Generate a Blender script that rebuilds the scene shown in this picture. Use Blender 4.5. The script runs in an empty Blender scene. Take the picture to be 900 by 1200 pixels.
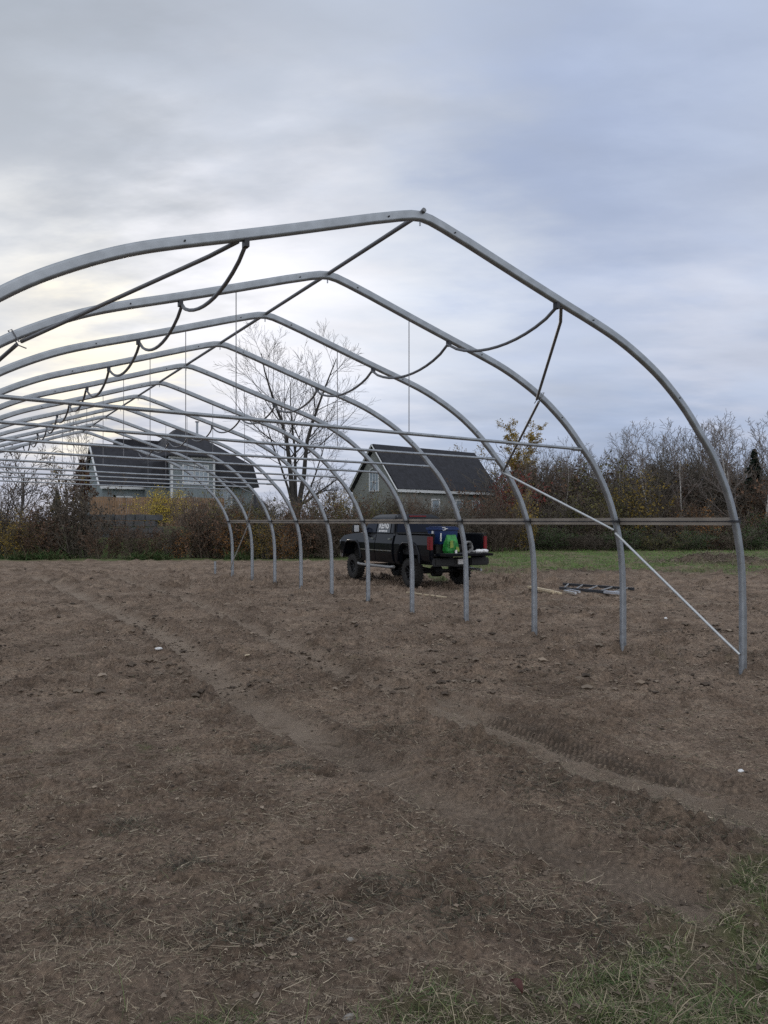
import bpy, bmesh, math, random
import numpy as np
from mathutils import Vector, Matrix

random.seed(7)
R = math.radians
COL = bpy.context.scene.collection
SC = bpy.context.scene

# ------------------------------------------------------------------ measured camera
F, CX, HY, CAMH = 868.0, 450.0, 611.0, 1.882      # focal length etc. in units of the 900 px wide photograph


def at(px, py, z):
    """point at depth z metres seen at a photo position"""
    return Vector(((px - CX) / F * z, z, CAMH + (HY - py) / F * z))


def ground_at(px, py):
    z = CAMH * F / (py - HY)
    return (px - CX) / F * z, z


# ------------------------------------------------------------------ object helpers
def tag(o, label=None, cat=None, group=None, kind=None):
    if label: o['label'] = label
    if cat: o['category'] = cat
    if group: o['group'] = group
    if kind: o['kind'] = kind
    return o


def empty(name, loc=(0, 0, 0), rz=0, parent=None):
    o = bpy.data.objects.new(name, None)
    COL.objects.link(o)
    o.location = loc
    o.rotation_euler = (0, 0, rz)
    o.empty_display_size = 0.2
    if parent: o.parent = parent
    return o


def copy_tree(o, parent=None):
    c = o.copy()
    COL.objects.link(c)
    c.parent = parent
    for ch in list(o.children):
        copy_tree(ch, c)
    return c


class MB:
    def __init__(self):
        self.v, self.f = [], []

    def add(self, vs, fs):
        n = len(self.v)
        self.v.extend([tuple(p) for p in vs])
        self.f.extend([tuple(i + n for i in f) for f in fs])

    def box(self, x0, x1, y0, y1, z0, z1, rz=0, off=(0, 0, 0)):
        vs = []
        c, s = math.cos(rz), math.sin(rz)
        for z in (z0, z1):
            for (x, y) in ((x0, y0), (x1, y0), (x1, y1), (x0, y1)):
                vs.append((c * x - s * y + off[0], s * x + c * y + off[1], z + off[2]))
        self.add(vs, [(3, 2, 1, 0), (4, 5, 6, 7), (0, 1, 5, 4), (1, 2, 6, 5), (2, 3, 7, 6), (3, 0, 4, 7)])
        return self

    def hexa(self, b, t):
        """eight corners, bottom ring then top ring (counter-clockwise from above)"""
        self.add(list(b) + list(t), [(3, 2, 1, 0), (4, 5, 6, 7), (0, 1, 5, 4), (1, 2, 6, 5), (2, 3, 7, 6), (3, 0, 4, 7)])
        return self

    def tube(self, pts, rad, n=6, caps=True):
        pts = [Vector(p) for p in pts]
        m = len(pts)
        if not hasattr(rad, '__len__'): rad = [rad] * m
        base = len(self.v)
        t0 = (pts[1] - pts[0]).normalized()
        ref = Vector((0, 0, 1)) if abs(t0.z) < 0.9 else Vector((1, 0, 0))
        a = t0.cross(ref).normalized()
        for i in range(m):
            if i == 0: t = t0
            elif i == m - 1: t = pts[i] - pts[i - 1]
            else: t = pts[i + 1] - pts[i - 1]
            if t.length < 1e-9: t = t0
            t = t.normalized()
            a = (a - t * a.dot(t))
            if a.length < 1e-6: a = t.orthogonal()
            a.normalize()
            b = t.cross(a)
            for k in range(n):
                an = 2 * math.pi * k / n
                q = pts[i] + (a * math.cos(an) + b * math.sin(an)) * rad[i]
                self.v.append((q.x, q.y, q.z))
        for i in range(m - 1):
            for k in range(n):
                k2 = (k + 1) % n
                self.f.append((base + i * n + k, base + i * n + k2, base + (i + 1) * n + k2, base + (i + 1) * n + k))
        if caps and n > 3:
            c0 = len(self.v); self.v.extend(self.v[base:base + n]); self.v.extend(self.v[base + (m - 1) * n:base + m * n])   # caps keep their own flat normals
            self.f.append(tuple(c0 + k for k in reversed(range(n))))
            self.f.append(tuple(c0 + n + k for k in range(n)))
        return self

    def prism(self, poly, y0, y1):
        """polygon in (x, z) extruded along y"""
        n = len(poly)
        vs = [(x, y0, z) for x, z in poly] + [(x, y1, z) for x, z in poly]
        fs = [tuple(range(n)), tuple(reversed(range(n, 2 * n)))]
        for i in range(n):
            j = (i + 1) % n
            fs.append((i, i + n, j + n, j))
        self.add(vs, fs)
        return self

    def lathe_y(self, prof, c, n=24):
        """profile (radius, y) turned about the y axis through c"""
        b = len(self.v)
        for r, y in prof:
            for k in range(n):
                a = 2 * math.pi * k / n
                self.v.append((c[0] + r * math.cos(a), c[1] + y, c[2] + r * math.sin(a)))
        for i in range(len(prof) - 1):
            for k in range(n):
                k2 = (k + 1) % n
                self.f.append((b + i * n + k, b + i * n + k2, b + (i + 1) * n + k2, b + (i + 1) * n + k))
        return self

    def slab(self, quad, thick, nrm=None):
        """flat polygon given thickness along its normal"""
        q = [Vector(p) for p in quad]
        n = (q[1] - q[0]).cross(q[2] - q[0]).normalized()
        k = len(q)
        vs = q + [p + n * thick for p in q]
        fs = [tuple(reversed(range(k))), tuple(range(k, 2 * k))]
        for i in range(k):
            j = (i + 1) % k
            fs.append((i, j, j + k, i + k))
        self.add(vs, fs)
        return self

    def build(self, name, mat, parent=None, smooth=False, bevel=0, loc=None):
        me = bpy.data.meshes.new(name)
        me.from_pydata(self.v, [], self.f)
        if mat: me.materials.append(mat)
        if smooth:
            me.polygons.foreach_set('use_smooth', [len(f) <= 4 for f in self.f])
        me.update()
        if not bevel and len(self.f) < 30000 and name not in ('foliage', 'crown', 'stems', 'trunk', 'woodland', 'fallen_leaf'):
            bm = bmesh.new(); bm.from_mesh(me)
            bmesh.ops.recalc_face_normals(bm, faces=bm.faces)
            bm.to_mesh(me); bm.free()
        if bevel:
            bm = bmesh.new(); bm.from_mesh(me)
            bmesh.ops.remove_doubles(bm, verts=bm.verts, dist=1e-5)
            bmesh.ops.recalc_face_normals(bm, faces=bm.faces)
            bmesh.ops.bevel(bm, geom=[e for e in bm.edges if len(e.link_faces) == 2 and e.calc_face_angle(0) > 0.5],
                            offset=bevel, segments=2, affect='EDGES', clamp_overlap=True)
            bm.to_mesh(me); bm.free()
        o = bpy.data.objects.new(name, me)
        COL.objects.link(o)
        if parent: o.parent = parent
        if loc: o.location = loc
        return o


# ------------------------------------------------------------------ materials
def new_mat(name):
    m = bpy.data.materials.new(name)
    m.use_nodes = True
    nt = m.node_tree
    return m, nt, nt.nodes['Principled BSDF']


def mat(name, col, rough=0.7, metal=0.0, var=0.15, scale=8.0, bump=0.0, bscale=40.0, coat=0.0, spec=0.5, obj_var=0.0):
    m, nt, b = new_mat(name)
    N, L = nt.nodes.new, nt.links.new
    b.inputs['Roughness'].default_value = rough
    b.inputs['Metallic'].default_value = metal
    b.inputs['Specular IOR Level'].default_value = spec
    if coat: b.inputs['Coat Weight'].default_value = coat
    tc = N('ShaderNodeTexCoord')
    no = N('ShaderNodeTexNoise'); no.inputs['Scale'].default_value = scale; no.inputs['Detail'].default_value = 5
    L(tc.outputs['Object'], no.inputs['Vector'])
    hs = N('ShaderNodeHueSaturation'); hs.inputs['Color'].default_value = (*col, 1)
    mr = N('ShaderNodeMapRange'); mr.inputs['From Min'].default_value = .25; mr.inputs['From Max'].default_value = .75
    mr.inputs['To Min'].default_value = 1 - var; mr.inputs['To Max'].default_value = 1 + var
    L(no.outputs['Fac'], mr.inputs['Value'])
    if obj_var:
        oi = N('ShaderNodeObjectInfo')
        m2 = N('ShaderNodeMapRange'); m2.inputs['To Min'].default_value = 1 - obj_var; m2.inputs['To Max'].default_value = 1 + obj_var
        L(oi.outputs['Random'], m2.inputs['Value'])
        mu = N('ShaderNodeMath'); mu.operation = 'MULTIPLY'
        L(mr.outputs[0], mu.inputs[0]); L(m2.outputs[0], mu.inputs[1]); L(mu.outputs[0], hs.inputs['Value'])
    else:
        L(mr.outputs[0], hs.inputs['Value'])
    L(hs.outputs[0], b.inputs['Base Color'])
    rr = N('ShaderNodeMapRange'); rr.inputs['To Min'].default_value = max(rough - .1, .02); rr.inputs['To Max'].default_value = min(rough + .1, 1)
    L(no.outputs['Fac'], rr.inputs['Value']); L(rr.outputs[0], b.inputs['Roughness'])
    if bump:
        n2 = N('ShaderNodeTexNoise'); n2.inputs['Scale'].default_value = bscale; n2.inputs['Detail'].default_value = 4
        L(tc.outputs['Object'], n2.inputs['Vector'])
        bp = N('ShaderNodeBump'); bp.inputs['Strength'].default_value = bump; bp.inputs['Distance'].default_value = .02
        L(n2.outputs['Fac'], bp.inputs['Height']); L(bp.outputs[0], b.inputs['Normal'])
    return m


def stripe_mat(name, col, axis_scale, depth=.35, rough=.8, var=.2, direction='X', dist=0.3):
    """boards, siding or shingle courses: bands across one object axis"""
    m, nt, b = new_mat(name)
    N, L = nt.nodes.new, nt.links.new
    tc = N('ShaderNodeTexCoord')
    w = N('ShaderNodeTexWave'); w.bands_direction = direction; w.wave_profile = 'SAW'
    w.inputs['Scale'].default_value = axis_scale; w.inputs['Distortion'].default_value = dist
    L(tc.outputs['Object'], w.inputs['Vector'])
    no = N('ShaderNodeTexNoise'); no.inputs['Scale'].default_value = 3.0; no.inputs['Detail'].default_value = 6
    L(tc.outputs['Object'], no.inputs['Vector'])
    mr = N('ShaderNodeMapRange'); mr.inputs['From Min'].default_value = .3; mr.inputs['From Max'].default_value = .7
    mr.inputs['To Min'].default_value = 1 - var; mr.inputs['To Max'].default_value = 1 + var
    L(no.outputs['Fac'], mr.inputs['Value'])
    hs = N('ShaderNodeHueSaturation'); hs.inputs['Color'].default_value = (*col, 1)
    L(mr.outputs[0], hs.inputs['Value']); L(hs.outputs[0], b.inputs['Base Color'])
    bp = N('ShaderNodeBump'); bp.inputs['Strength'].default_value = depth; bp.inputs['Distance'].default_value = .05
    L(w.outputs['Fac'], bp.inputs['Height']); L(bp.outputs[0], b.inputs['Normal'])
    b.inputs['Roughness'].default_value = rough
    return m


def attr_mat(name, rough=.85, trans=0.0):
    m, nt, b = new_mat(name)
    a = nt.nodes.new('ShaderNodeAttribute'); a.attribute_name = 'Col'
    nt.links.new(a.outputs['Color'], b.inputs['Base Color'])
    b.inputs['Roughness'].default_value = rough
    b.inputs['Specular IOR Level'].default_value = .2
    return m


M = {}
M['galv'] = mat('galvanised_steel', (.33, .355, .385), rough=.40, metal=.7, var=.22, scale=9, bump=.04, bscale=60)
M['galv_lit'] = mat('galvanised_tube_lit', (.52, .54, .55), rough=.4, metal=.6, var=.12, scale=20)  # lower braces: same galvanised tube, their lit look put into the colour
M['conduit_shaded_brace'] = mat('conduit_and_shaded_brace', (.17, .175, .185), rough=.5, metal=.5, var=.15, scale=12)  # purlin grey; on the upper braces it paints in their shaded underside
M['wire'] = mat('steel_wire', (.22, .22, .23), rough=.5, metal=.6)
M['bolt'] = mat('dark_bolt', (.05, .05, .055), rough=.5, metal=.7)
M['board'] = stripe_mat('weathered_board', (.27, .24, .205), 6, .15, direction='Z', var=.25, dist=2)
M['lumber'] = stripe_mat('fresh_lumber', (.52, .43, .30), 5, .15, direction='Y', var=.15, dist=2)
M['fence'] = stripe_mat('fence_boards', (.235, .145, .088), 1.15, .9, direction='X', var=.3)
M['siding_olive'] = stripe_mat('olive_grey_siding', (.225, .235, .225), 1.2, .5, direction='Z', var=.07, dist=0)
M['siding'] = stripe_mat('grey_siding', (.215, .25, .27), 1.2, .5, direction='Z', var=.07, dist=0)
M['roof'] = stripe_mat('charcoal_shingle', (.026, .027, .034), 1.1, .5, direction='Z', var=.3, rough=.9)
M['trim'] = mat('white_trim', (.62, .64, .66), rough=.6, var=.06)
M['stone'] = mat('stone_wall', (.10, .105, .112), rough=.95, var=.35, scale=2.0, bump=.6, bscale=6)
M['glass_house'] = mat('house_glass', (.30, .36, .42), rough=.08, var=.2, scale=1.2, spec=.8)
M['paint'] = mat('black_paint', (.006, .007, .010), rough=.13, var=.2, scale=5, spec=.24)
M['black'] = mat('black_plastic', (.010, .010, .011), rough=.6, var=.2)
M['tyre'] = mat('tyre_rubber', (.020, .019, .018), rough=.9, var=.3, scale=9, bump=.3, bscale=30)
M['rim'] = mat('black_rim', (.014, .014, .015), rough=.4, metal=.3)
M['chrome'] = mat('chrome', (.6, .61, .63), rough=.2, metal=1.0, var=.05)
M['glass'] = mat('tinted_glass', (.003, .007, .020), rough=.12, var=.1, spec=.14)
M['glass_side'] = mat('side_glass', (.05, .055, .06), rough=.08, var=.1, spec=.7)
M['red'] = mat('red_lens', (.17, .008, .011), rough=.25, var=.2, scale=20)
M['white'] = mat('white_plastic', (.72, .72, .72), rough=.5, var=.08)
M['pebble'] = mat('pebble', (.26, .24, .215), rough=.9, var=.3, scale=40)
M['lens'] = mat('clear_lens', (.5, .52, .55), rough=.15, var=.1)
M['blue'] = mat('blue_plastic', (.006, .026, .11), rough=.45, var=.15)
M['green'] = mat('green_bag', (.022, .20, .035), rough=.5, var=.75, scale=9)
M['lime'] = mat('lime_print', (.22, .30, .05), rough=.5, var=.3)
M['coil'] = mat('grey_coil', (.22, .22, .22), rough=.5, var=.3)
M['alu'] = mat('aluminium', (.6, .62, .65), rough=.35, metal=.8, var=.08)
M['ladder'] = mat('dark_ladder', (.03, .032, .038), rough=.5, var=.2)
M['bark'] = mat('grey_bark', (.075, .066, .060), rough=.95, var=.3, scale=6, bump=.5, bscale=20)
M['bark_dark'] = mat('dark_bark', (.038, .034, .032), rough=.95, var=.3, scale=6)
M['twig'] = mat('twig', (.125, .108, .088), rough=.95, var=.25, scale=2, obj_var=.25)
M['twig_red'] = mat('reddish_twig', (.108, .083, .064), rough=.95, var=.25, scale=2, obj_var=.3)
M['birch'] = mat('birch_bark', (.44, .42, .40), rough=.85, var=.45, scale=9)
M['birch_twig'] = mat('birch_twig', (.17, .145, .135), rough=.95, var=.25, scale=2, obj_var=.2)


def leafm(name, c, ov=.25):
    return mat(name, c, rough=.8, var=.45, scale=1.6, obj_var=ov, spec=.2)


M['leaf_rust'] = leafm('rust_leaves', (.135, .08, .052))
M['leaf_olive'] = leafm('olive_leaves', (.125, .115, .045))
M['leaf_yellow'] = leafm('yellow_leaves', (.60, .46, .07), .1)
M['leaf_gold'] = leafm('gold_leaves', (.26, .185, .045))
M['leaf_orange'] = leafm('orange_leaves', (.23, .115, .04))
M['leaf_brown'] = leafm('brown_leaves', (.085, .068, .052))
M['leaf_red'] = leafm('dark_red_leaves', (.15, .04, .034))
M['leaf_green'] = leafm('green_leaves', (.05, .085, .03))
M['needle'] = leafm('conifer_needles', (.018, .028, .019))
M['needle_brown'] = leafm('brown_conifer_needles', (.085, .042, .028))

# ------------------------------------------------------------------ noise on arrays
_rng = np.random.default_rng(3)
_P = _rng.permutation(512)
_P = np.concatenate([_P, _P, _P])
_G = np.stack([np.cos(np.arange(512) * 2.39996), np.sin(np.arange(512) * 2.39996)], 1)


def pn(x, y):
    xi, yi = np.floor(x).astype(np.int64), np.floor(y).astype(np.int64)
    xf, yf = x - xi, y - yi
    xi &= 511; yi &= 511
    u = xf * xf * xf * (xf * (xf * 6 - 15) + 10)
    v = yf * yf * yf * (yf * (yf * 6 - 15) + 10)

    def g(ix, iy, dx, dy):
        h = _P[_P[ix & 511] + (iy & 511)]
        return _G[h, 0] * dx + _G[h, 1] * dy
    a = g(xi, yi, xf, yf); b = g(xi + 1, yi, xf - 1, yf)
    c = g(xi, yi + 1, xf, yf - 1); d = g(xi + 1, yi + 1, xf - 1, yf - 1)
    return (a + u * (b - a)) * (1 - v) + (c + u * (d - c)) * v


def sstep(a, b, x):
    t = np.clip((x - a) / (b - a), 0, 1)
    return t * t * (3 - 2 * t)


def poly_dist(x, y, pts):
    """signed lateral offset and distance along a polyline"""
    best = np.full(x.shape, 1e9); lat = np.zeros_like(x); along = np.zeros_like(x); s0 = 0
    for (ax, ay), (bx, by) in zip(pts[:-1], pts[1:]):
        dx, dy = bx - ax, by - ay
        L = math.hypot(dx, dy); ux, uy = dx / L, dy / L
        t = np.clip((x - ax) * ux + (y - ay) * uy, 0, L)
        ex, ey = x - ax - ux * t, y - ay - uy * t
        dd = np.hypot(ex, ey)
        sg = np.where(ux * (y - ay) - uy * (x - ax) > 0, 1, -1)
        m = dd < best
        best = np.where(m, dd, best); lat = np.where(m, dd * sg, lat); along = np.where(m, s0 + t, along)
        s0 += L
    return lat, along


def smooth_path(pts, k=6):
    out = []
    P = [pts[0]] + list(pts) + [pts[-1]]
    for i in range(1, len(P) - 2):
        for j in range(k):
            t = j / k
            q = []
            for a in range(len(pts[0])):
                p0, p1, p2, p3 = P[i - 1][a], P[i][a], P[i + 1][a], P[i + 2][a]
                q.append(.5 * (2 * p1 + (p2 - p0) * t + (2 * p0 - 5 * p1 + 4 * p2 - p3) * t * t + (3 * p1 - p0 - 3 * p2 + p3) * t ** 3))
            out.append(tuple(q))
    out.append(tuple(pts[-1]))
    return out


TR1 = smooth_path([ground_at(*p) for p in ((40, 676), (75, 690), (200, 750), (262, 800), (335, 845), (440, 900), (560, 962), (680, 1005), (800, 1056))], 5)
TR2 = smooth_path([ground_at(*p) for p in ((130, 676), (210, 700), (330, 752), (425, 797), (520, 822), (610, 850), (700, 885), (800, 914), (900, 940), (1050, 985))], 5)
TR3 = smooth_path([ground_at(*p) for p in ((520, 835), (610, 866), (700, 906), (800, 938), (900, 972), (1050, 1020))], 5)
MOUNDS = []
for px, py, r, hgt in ((330, 1092, .16, .10), (262, 1106, .10, .07), (95, 1086, .12, .05), (520, 1040, .22, .07), (570, 880, .30, .08), (640, 925, .25, .07),
                       (840, 985, .30, .09), (740, 960, .25, .06), (145, 972, .10, .05), (460, 858, .25, .06), (700, 1090, .2, .05), (310, 880, .12, .06), (215, 1020, .12, .05),
                       (545, 1075, .18, .06), (440, 1050, .12, .05), (345, 905, .12, .05), (870, 770, .3, .04)):
    gx, gy = ground_at(px, py)
    MOUNDS.append((gx, gy, r, hgt))


def relief(x, y, full=False):
    n1 = pn(x / 7 + 3, y / 7); n2 = pn(x / 1.7, y / 1.7 + 9)
    near = 1 - sstep(25, 60, y)
    z = .05 * n1 + .035 * n2
    warp = pn(x * 1.3, y * 1.3) * .35
    c1 = pn((x + warp) / .42 + 7, (y - warp) / .30); c2 = pn(x / .15, y / .12 + 31); c3 = pn(x / .055 + 11, y / .05)
    spot = sstep(.0, .35, pn(x / .9 + 70, y / .8))
    crumb = sstep(.22, .48, pn(x / .10 + 17, y / .085)) * (.25 + .75 * spot)
    hole = sstep(.26, .5, pn(x / .26 + 50, y / .13)) * (.3 + .7 * sstep(-.1, .3, pn(x / 1.3 + 20, y / 1.3)))
    rough = .45 + .9 * sstep(-.25, .35, pn(x / 1.1 + 40, y / 1.1))
    clod = .07 * np.maximum(0, c1 - .02) + .05 * np.maximum(0, c2 - .02) + .014 * c3
    pit = -.03 * np.maximum(0, -c1 - .25) + .022 * crumb - .034 * hole
    far_rough = 1 + .55 * sstep(5.5, 9, y) * (1 - sstep(20, 30, y)) + 1.3 * sstep(16, 24, y) * (1 - sstep(30, 40, y))
    # the two wheel ruts
    tr = np.zeros_like(x); cle = np.zeros_like(x); gap = np.zeros_like(x); lip = np.zeros_like(x)
    for path, hw, segs in ((TR1, .23, ((3.5, 6.4),)), (TR2, .20, ((4.6, 7.3),)), (TR3, .24, ())):
        lat, al = poly_dist(x, y, path)
        lat = lat + .05 * pn(x * 2.1 + 4, y * 2.1) + .025 * pn(x * 9, y * 9)
        inside = 1 - sstep(hw * .5, hw * 1.25, np.abs(lat))
        berm = np.exp(-((np.abs(lat) - hw * 1.35) / .06) ** 2)
        lip = np.maximum(lip, np.clip(berm, 0, 1) * (.6 + .8 * c2))
        z = z - .045 * inside + (.034 + .02 * c2) * berm
        row = np.floor((lat + hw) / (hw * .34))
        ph = (al + lat * .5 + .012 * pn(x * 6, y * 6)) / .056 + .5 * row
        bars = sstep(-.2, .5, np.cos(2 * np.pi * ph))
        side = sstep(.06, .22, np.abs(((lat + hw) / (hw * .34)) % 1.0 - .5) * -1 + .5)
        sel = np.zeros_like(x); wt = .45 if path is TR1 else 1.0
        for a, b in segs: sel = np.maximum(sel, sstep(a, a + .25, y) * (1 - sstep(b - .3, b, y)))
        keep = sstep(-.55, -.1, pn(x * 1.1 + 5, y * 1.1))
        tr = np.maximum(tr, inside * (0.8 if path is TR2 else 1) * (1 - .7 * sel * wt) * (.62 + .38 * sstep(-.3, .3, pn(x * 1.1 + 60, y * 1.1))))
        gap = np.maximum(gap, inside * (1 - bars * side) * sel * keep * wt)
        cle = np.maximum(cle, wt * inside * bars * side * sel * keep * (1 - sstep(9, 14, y)))
    smoothf = 1 - .7 * tr
    z = z + 1.45 * (clod * rough + pit) * smoothf * far_rough * (.25 + .75 * near) + .015 * cle * (.5 + .6 * sstep(-.25, .3, pn(x * 7 + 3, y * 7)))
    mound = np.zeros_like(x)
    for mx, my, r, hgt in MOUNDS:
        g = np.exp(-((x - mx) ** 2 + ((y - my)) ** 2) / (r * r))
        mound = np.maximum(mound, g)
        z = z + hgt * g * (.35 + 1.1 * np.maximum(c2, -.1) + .6 * c3)
    foot = np.zeros_like(x)
    for k in range(12):
        fx_, fy_ = 4.321 - math.sin(R(30.78)) * 1.829 * k, 8.920 + math.cos(R(30.78)) * 1.829 * k
        d2 = (x - fx_) ** 2 + (y - fy_) ** 2
        foot = np.maximum(foot, np.exp(-d2 / .16 ** 2))
    z = z + foot * (.028 + .14 * np.maximum(c2, -.2) + .05 * c3)
    # ploughed lumps at the far edge of the bare soil, dead heap in the grass
    edge = np.exp(-((y - 27.0 - .6 * n1) / .9) ** 2) * sstep(1.5, 3.5, x)
    z = z + edge * .24 * np.maximum(0, pn(x / .7, y / .6) + .15)
    hx, hy_ = 15.0, 33.0
    heap = np.exp(-(((x - hx) / 2.4) ** 2 + ((y - hy_) / 1.1) ** 2)); heap2 = np.exp(-(((x - 20.5) / 2.0) ** 2 + ((y - 33.5) / 1.0) ** 2))
    heap = np.maximum(heap, heap2)
    z = z + heap * (.32 + .5 * pn(x / .5, y / .5))
    # the land behind the hedge on the left lies higher
    bank = sstep(39.5, 43.5, y) * (1 - sstep(-1, 5, x)) * (1 - sstep(140, 260, y))
    z = z + bank * 1.55
    if not full: return z
    gn = pn(x / .45 + 2, y / .45) * .5 + pn(x / .16, y / .16) * .35 + pn(x / 2.3, y / 2.3) * .4
    # turf at the near right corner and along the near edge
    yb = 2.80 + .22 * x + .19 * np.maximum(0, x) ** 2
    gmask = sstep(-.28, .32, yb - y + .75 * gn) * (y > .3) * (.30 + .70 * sstep(-.25, .25, pn(x / .30 + 12, y / .22))) * (1 - sstep(6, 9, y))
    far_r = sstep(25.6, 29.6, y + 5.0 * n2 + 2.2 * gn + 3 * pn(x / 4 + 8, y / 4) + (x < 2) * 4) * (.45 + .55 * sstep(-.3, .15, pn(x / 1.9 + 33, y / 1.4) + .4 * gn)) * (1 - .75 * np.minimum(1, heap * 1.5))
    far_l = sstep(34.5, 36, y + n2)
    far = np.where(x > 1.5, far_r, far_l)
    patch = .55 * sstep(.25, .6, gn) * (1 - sstep(6, 16, y))
    grass = np.maximum(np.maximum(gmask, far), patch * .6)
    return z, np.clip(grass, 0, 1), tr, np.clip(foot * .6 + mound * .35 + .75 * hole + .35 * crumb + edge * .7 + .42 * np.clip(lip, 0, 1) * (1 - tr) + .85 * gap * sstep(-.6, -.1, pn(x * 5 + 9, y * 5)) * (1 - sstep(9, 13, y)), 0, 1), heap


def hz(x, y):
    return float(relief(np.array([float(x)]), np.array([float(y)]))[0])


# ------------------------------------------------------------------ ground: one sheet
def make_ground():
    xs = list(np.arange(0, 4.2, .0135)); s = .0135
    while xs[-1] < 900: s *= 1.021; xs.append(xs[-1] + s)
    xs = np.array([-v for v in reversed(xs[1:])] + xs)
    ys = [-900, -500, -250, -120, -60, -30, -15, -8, -4, -2, -1, -.4, .2, .7, 1.1, 1.4]
    v = 1.6
    while v < 62: ys.append(v); v *= 1.0024 if 3.3 < v < 7.6 else 1.0050
    while v < 1200: ys.append(v); v *= 1.09
    ys = np.array(ys)
    X, Y = np.meshgrid(xs, ys)
    x, y = X.ravel(), Y.ravel()
    z, grass, tr, dark, heap = relief(x, y, True)
    nx, ny = len(xs), len(ys)
    me = bpy.data.meshes.new('ground')
    me.vertices.add(nx * ny)
    me.vertices.foreach_set('co', np.stack([x, y, z], 1).ravel())
    i, j = np.meshgrid(np.arange(nx - 1), np.arange(ny - 1))
    a = (j * nx + i).ravel()
    q = np.stack([a, a + 1, a + 1 + nx, a + nx], 1).astype(np.int32)
    me.loops.add(q.size); me.polygons.add(len(q))
    me.loops.foreach_set('vertex_index', q.ravel())
    me.polygons.foreach_set('loop_start', np.arange(0, q.size, 4, dtype=np.int32))
    me.polygons.foreach_set('use_smooth', np.ones(len(q), bool))
    me.update(calc_edges=True)
    ca = me.color_attributes.new('Mask', 'FLOAT_COLOR', 'POINT')
    ca.data.foreach_set('color', np.stack([grass, tr, dark, heap], 1).astype(np.float32).ravel())
    m, nt, b = new_mat('field_soil')
    N, L = nt.nodes.new, nt.links.new
    ge = N('ShaderNodeNewGeometry')
    at_ = N('ShaderNodeAttribute'); at_.attribute_name = 'Mask'
    sep = N('ShaderNodeSeparateColor'); L(at_.outputs['Color'], sep.inputs[0])

    def noise(sc, det=6, ro=.6, vec=None):
        n = N('ShaderNodeTexNoise'); n.inputs['Scale'].default_value = sc; n.inputs['Detail'].default_value = det; n.inputs['Roughness'].default_value = ro
        L(vec or ge.outputs['Position'], n.inputs['Vector']); return n

    def ramp(src, stops):
        r = N('ShaderNodeValToRGB')
        while len(r.color_ramp.elements) < len(stops): r.color_ramp.elements.new(.5)
        for e, (p, c) in zip(r.color_ramp.elements, stops): e.position = p; e.color = (*c, 1) if len(c) == 3 else c
        L(src, r.inputs[0]); return r

    def mix(fac, a_, b_, mode='MIX'):
        x_ = N('ShaderNodeMix'); x_.data_type = 'RGBA'; x_.blend_type = mode
        for s_, v_ in ((0, fac), (6, a_), (7, b_)):
            if hasattr(v_, 'links'): L(v_, x_.inputs[s_])
            elif isinstance(v_, tuple): x_.inputs[s_].default_value = (*v_, 1)
            else: x_.inputs[s_].default_value = v_
        return x_.outputs[2]
    big = ramp(noise(.35, 5).outputs['Fac'], [(.3, (0.196, 0.143, 0.104)), (.7, (0.300, 0.227, 0.173))])
    mid = ramp(noise(2.3, 8, .65).outputs['Fac'], [(.32, (0.118, 0.084, 0.064)), (.52, (0.244, 0.181, 0.138)), (.75, (0.366, 0.289, 0.223))])
    c = mix(.6, big.outputs[0], mid.outputs[0])
    fine = ramp(noise(34, 6, .7).outputs['Fac'], [(.30, (.36, .355, .35)), (.5, (1, 1, 1)), (.70, (1.65, 1.62, 1.56))])
    c = mix(.9, c, fine.outputs[0], 'MULTIPLY')
    sp_ = ramp(noise(11, 7, .75).outputs['Fac'], [(.34, (.45, .44, .43)), (.44, (1, 1, 1))])
    c = mix(.8, c, sp_.outputs[0], 'MULTIPLY')
    dm_ = ramp(noise(.9, 6, .62).outputs['Fac'], [(.36, (.70, .69, .68)), (.52, (1, 1, 1)), (.68, (1.12, 1.11, 1.08))])   # damp and dry patches
    c = mix(1.0, c, dm_.outputs[0], 'MULTIPLY')
    # scattered fine straw and chaff
    mp = N('ShaderNodeMapping'); mp.inputs['Scale'].default_value = (9, 38, 20); mp.inputs['Rotation'].default_value = (0, 0, .5)
    L(ge.outputs['Position'], mp.inputs['Vector'])
    st = ramp(noise(1.0, 5, .7, mp.outputs[0]).outputs['Fac'], [(.60, (0, 0, 0)), (.68, (1, 1, 1))])
    mu = N('ShaderNodeMath'); mu.operation = 'MULTIPLY'; mu.inputs[1].default_value = .6; L(st.outputs[0], mu.inputs[0])
    c = mix(mu.outputs[0], c, (.33, .27, .2))
    trk = N('ShaderNodeMath'); trk.operation = 'MULTIPLY'; trk.inputs[1].default_value = .72; L(sep.outputs[1], trk.inputs[0])
    c = mix(trk.outputs[0], c, (.295, .236, .184))                 # packed, dried ruts
    dk = N('ShaderNodeMath'); dk.operation = 'MULTIPLY'; dk.inputs[1].default_value = .7; L(sep.outputs[2], dk.inputs[0])
    c = mix(dk.outputs[0], c, (.065, .052, .040))                  # turned damp clods and dark track lips; shade painted into pits and tread gaps
    gcol = ramp(noise(1.1, 7, .7).outputs['Fac'], [(.3, (.068, .118, .032)), (.5, (.095, .135, .045)), (.72, (.15, .135, .068))])
    gm = N('ShaderNodeMath'); gm.operation = 'MULTIPLY'; gm.inputs[1].default_value = .85; L(sep.outputs[0], gm.inputs[0])
    c = mix(gm.outputs[0], c, gcol.outputs[0])
    c = mix(at_.outputs['Alpha'], c, (.125, .098, .075))
    L(c, b.inputs['Base Color'])
    b.inputs['Roughness'].default_value = .95; b.inputs['Specular IOR Level'].default_value = .15
    bn = noise(22, 10, .8)
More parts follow.
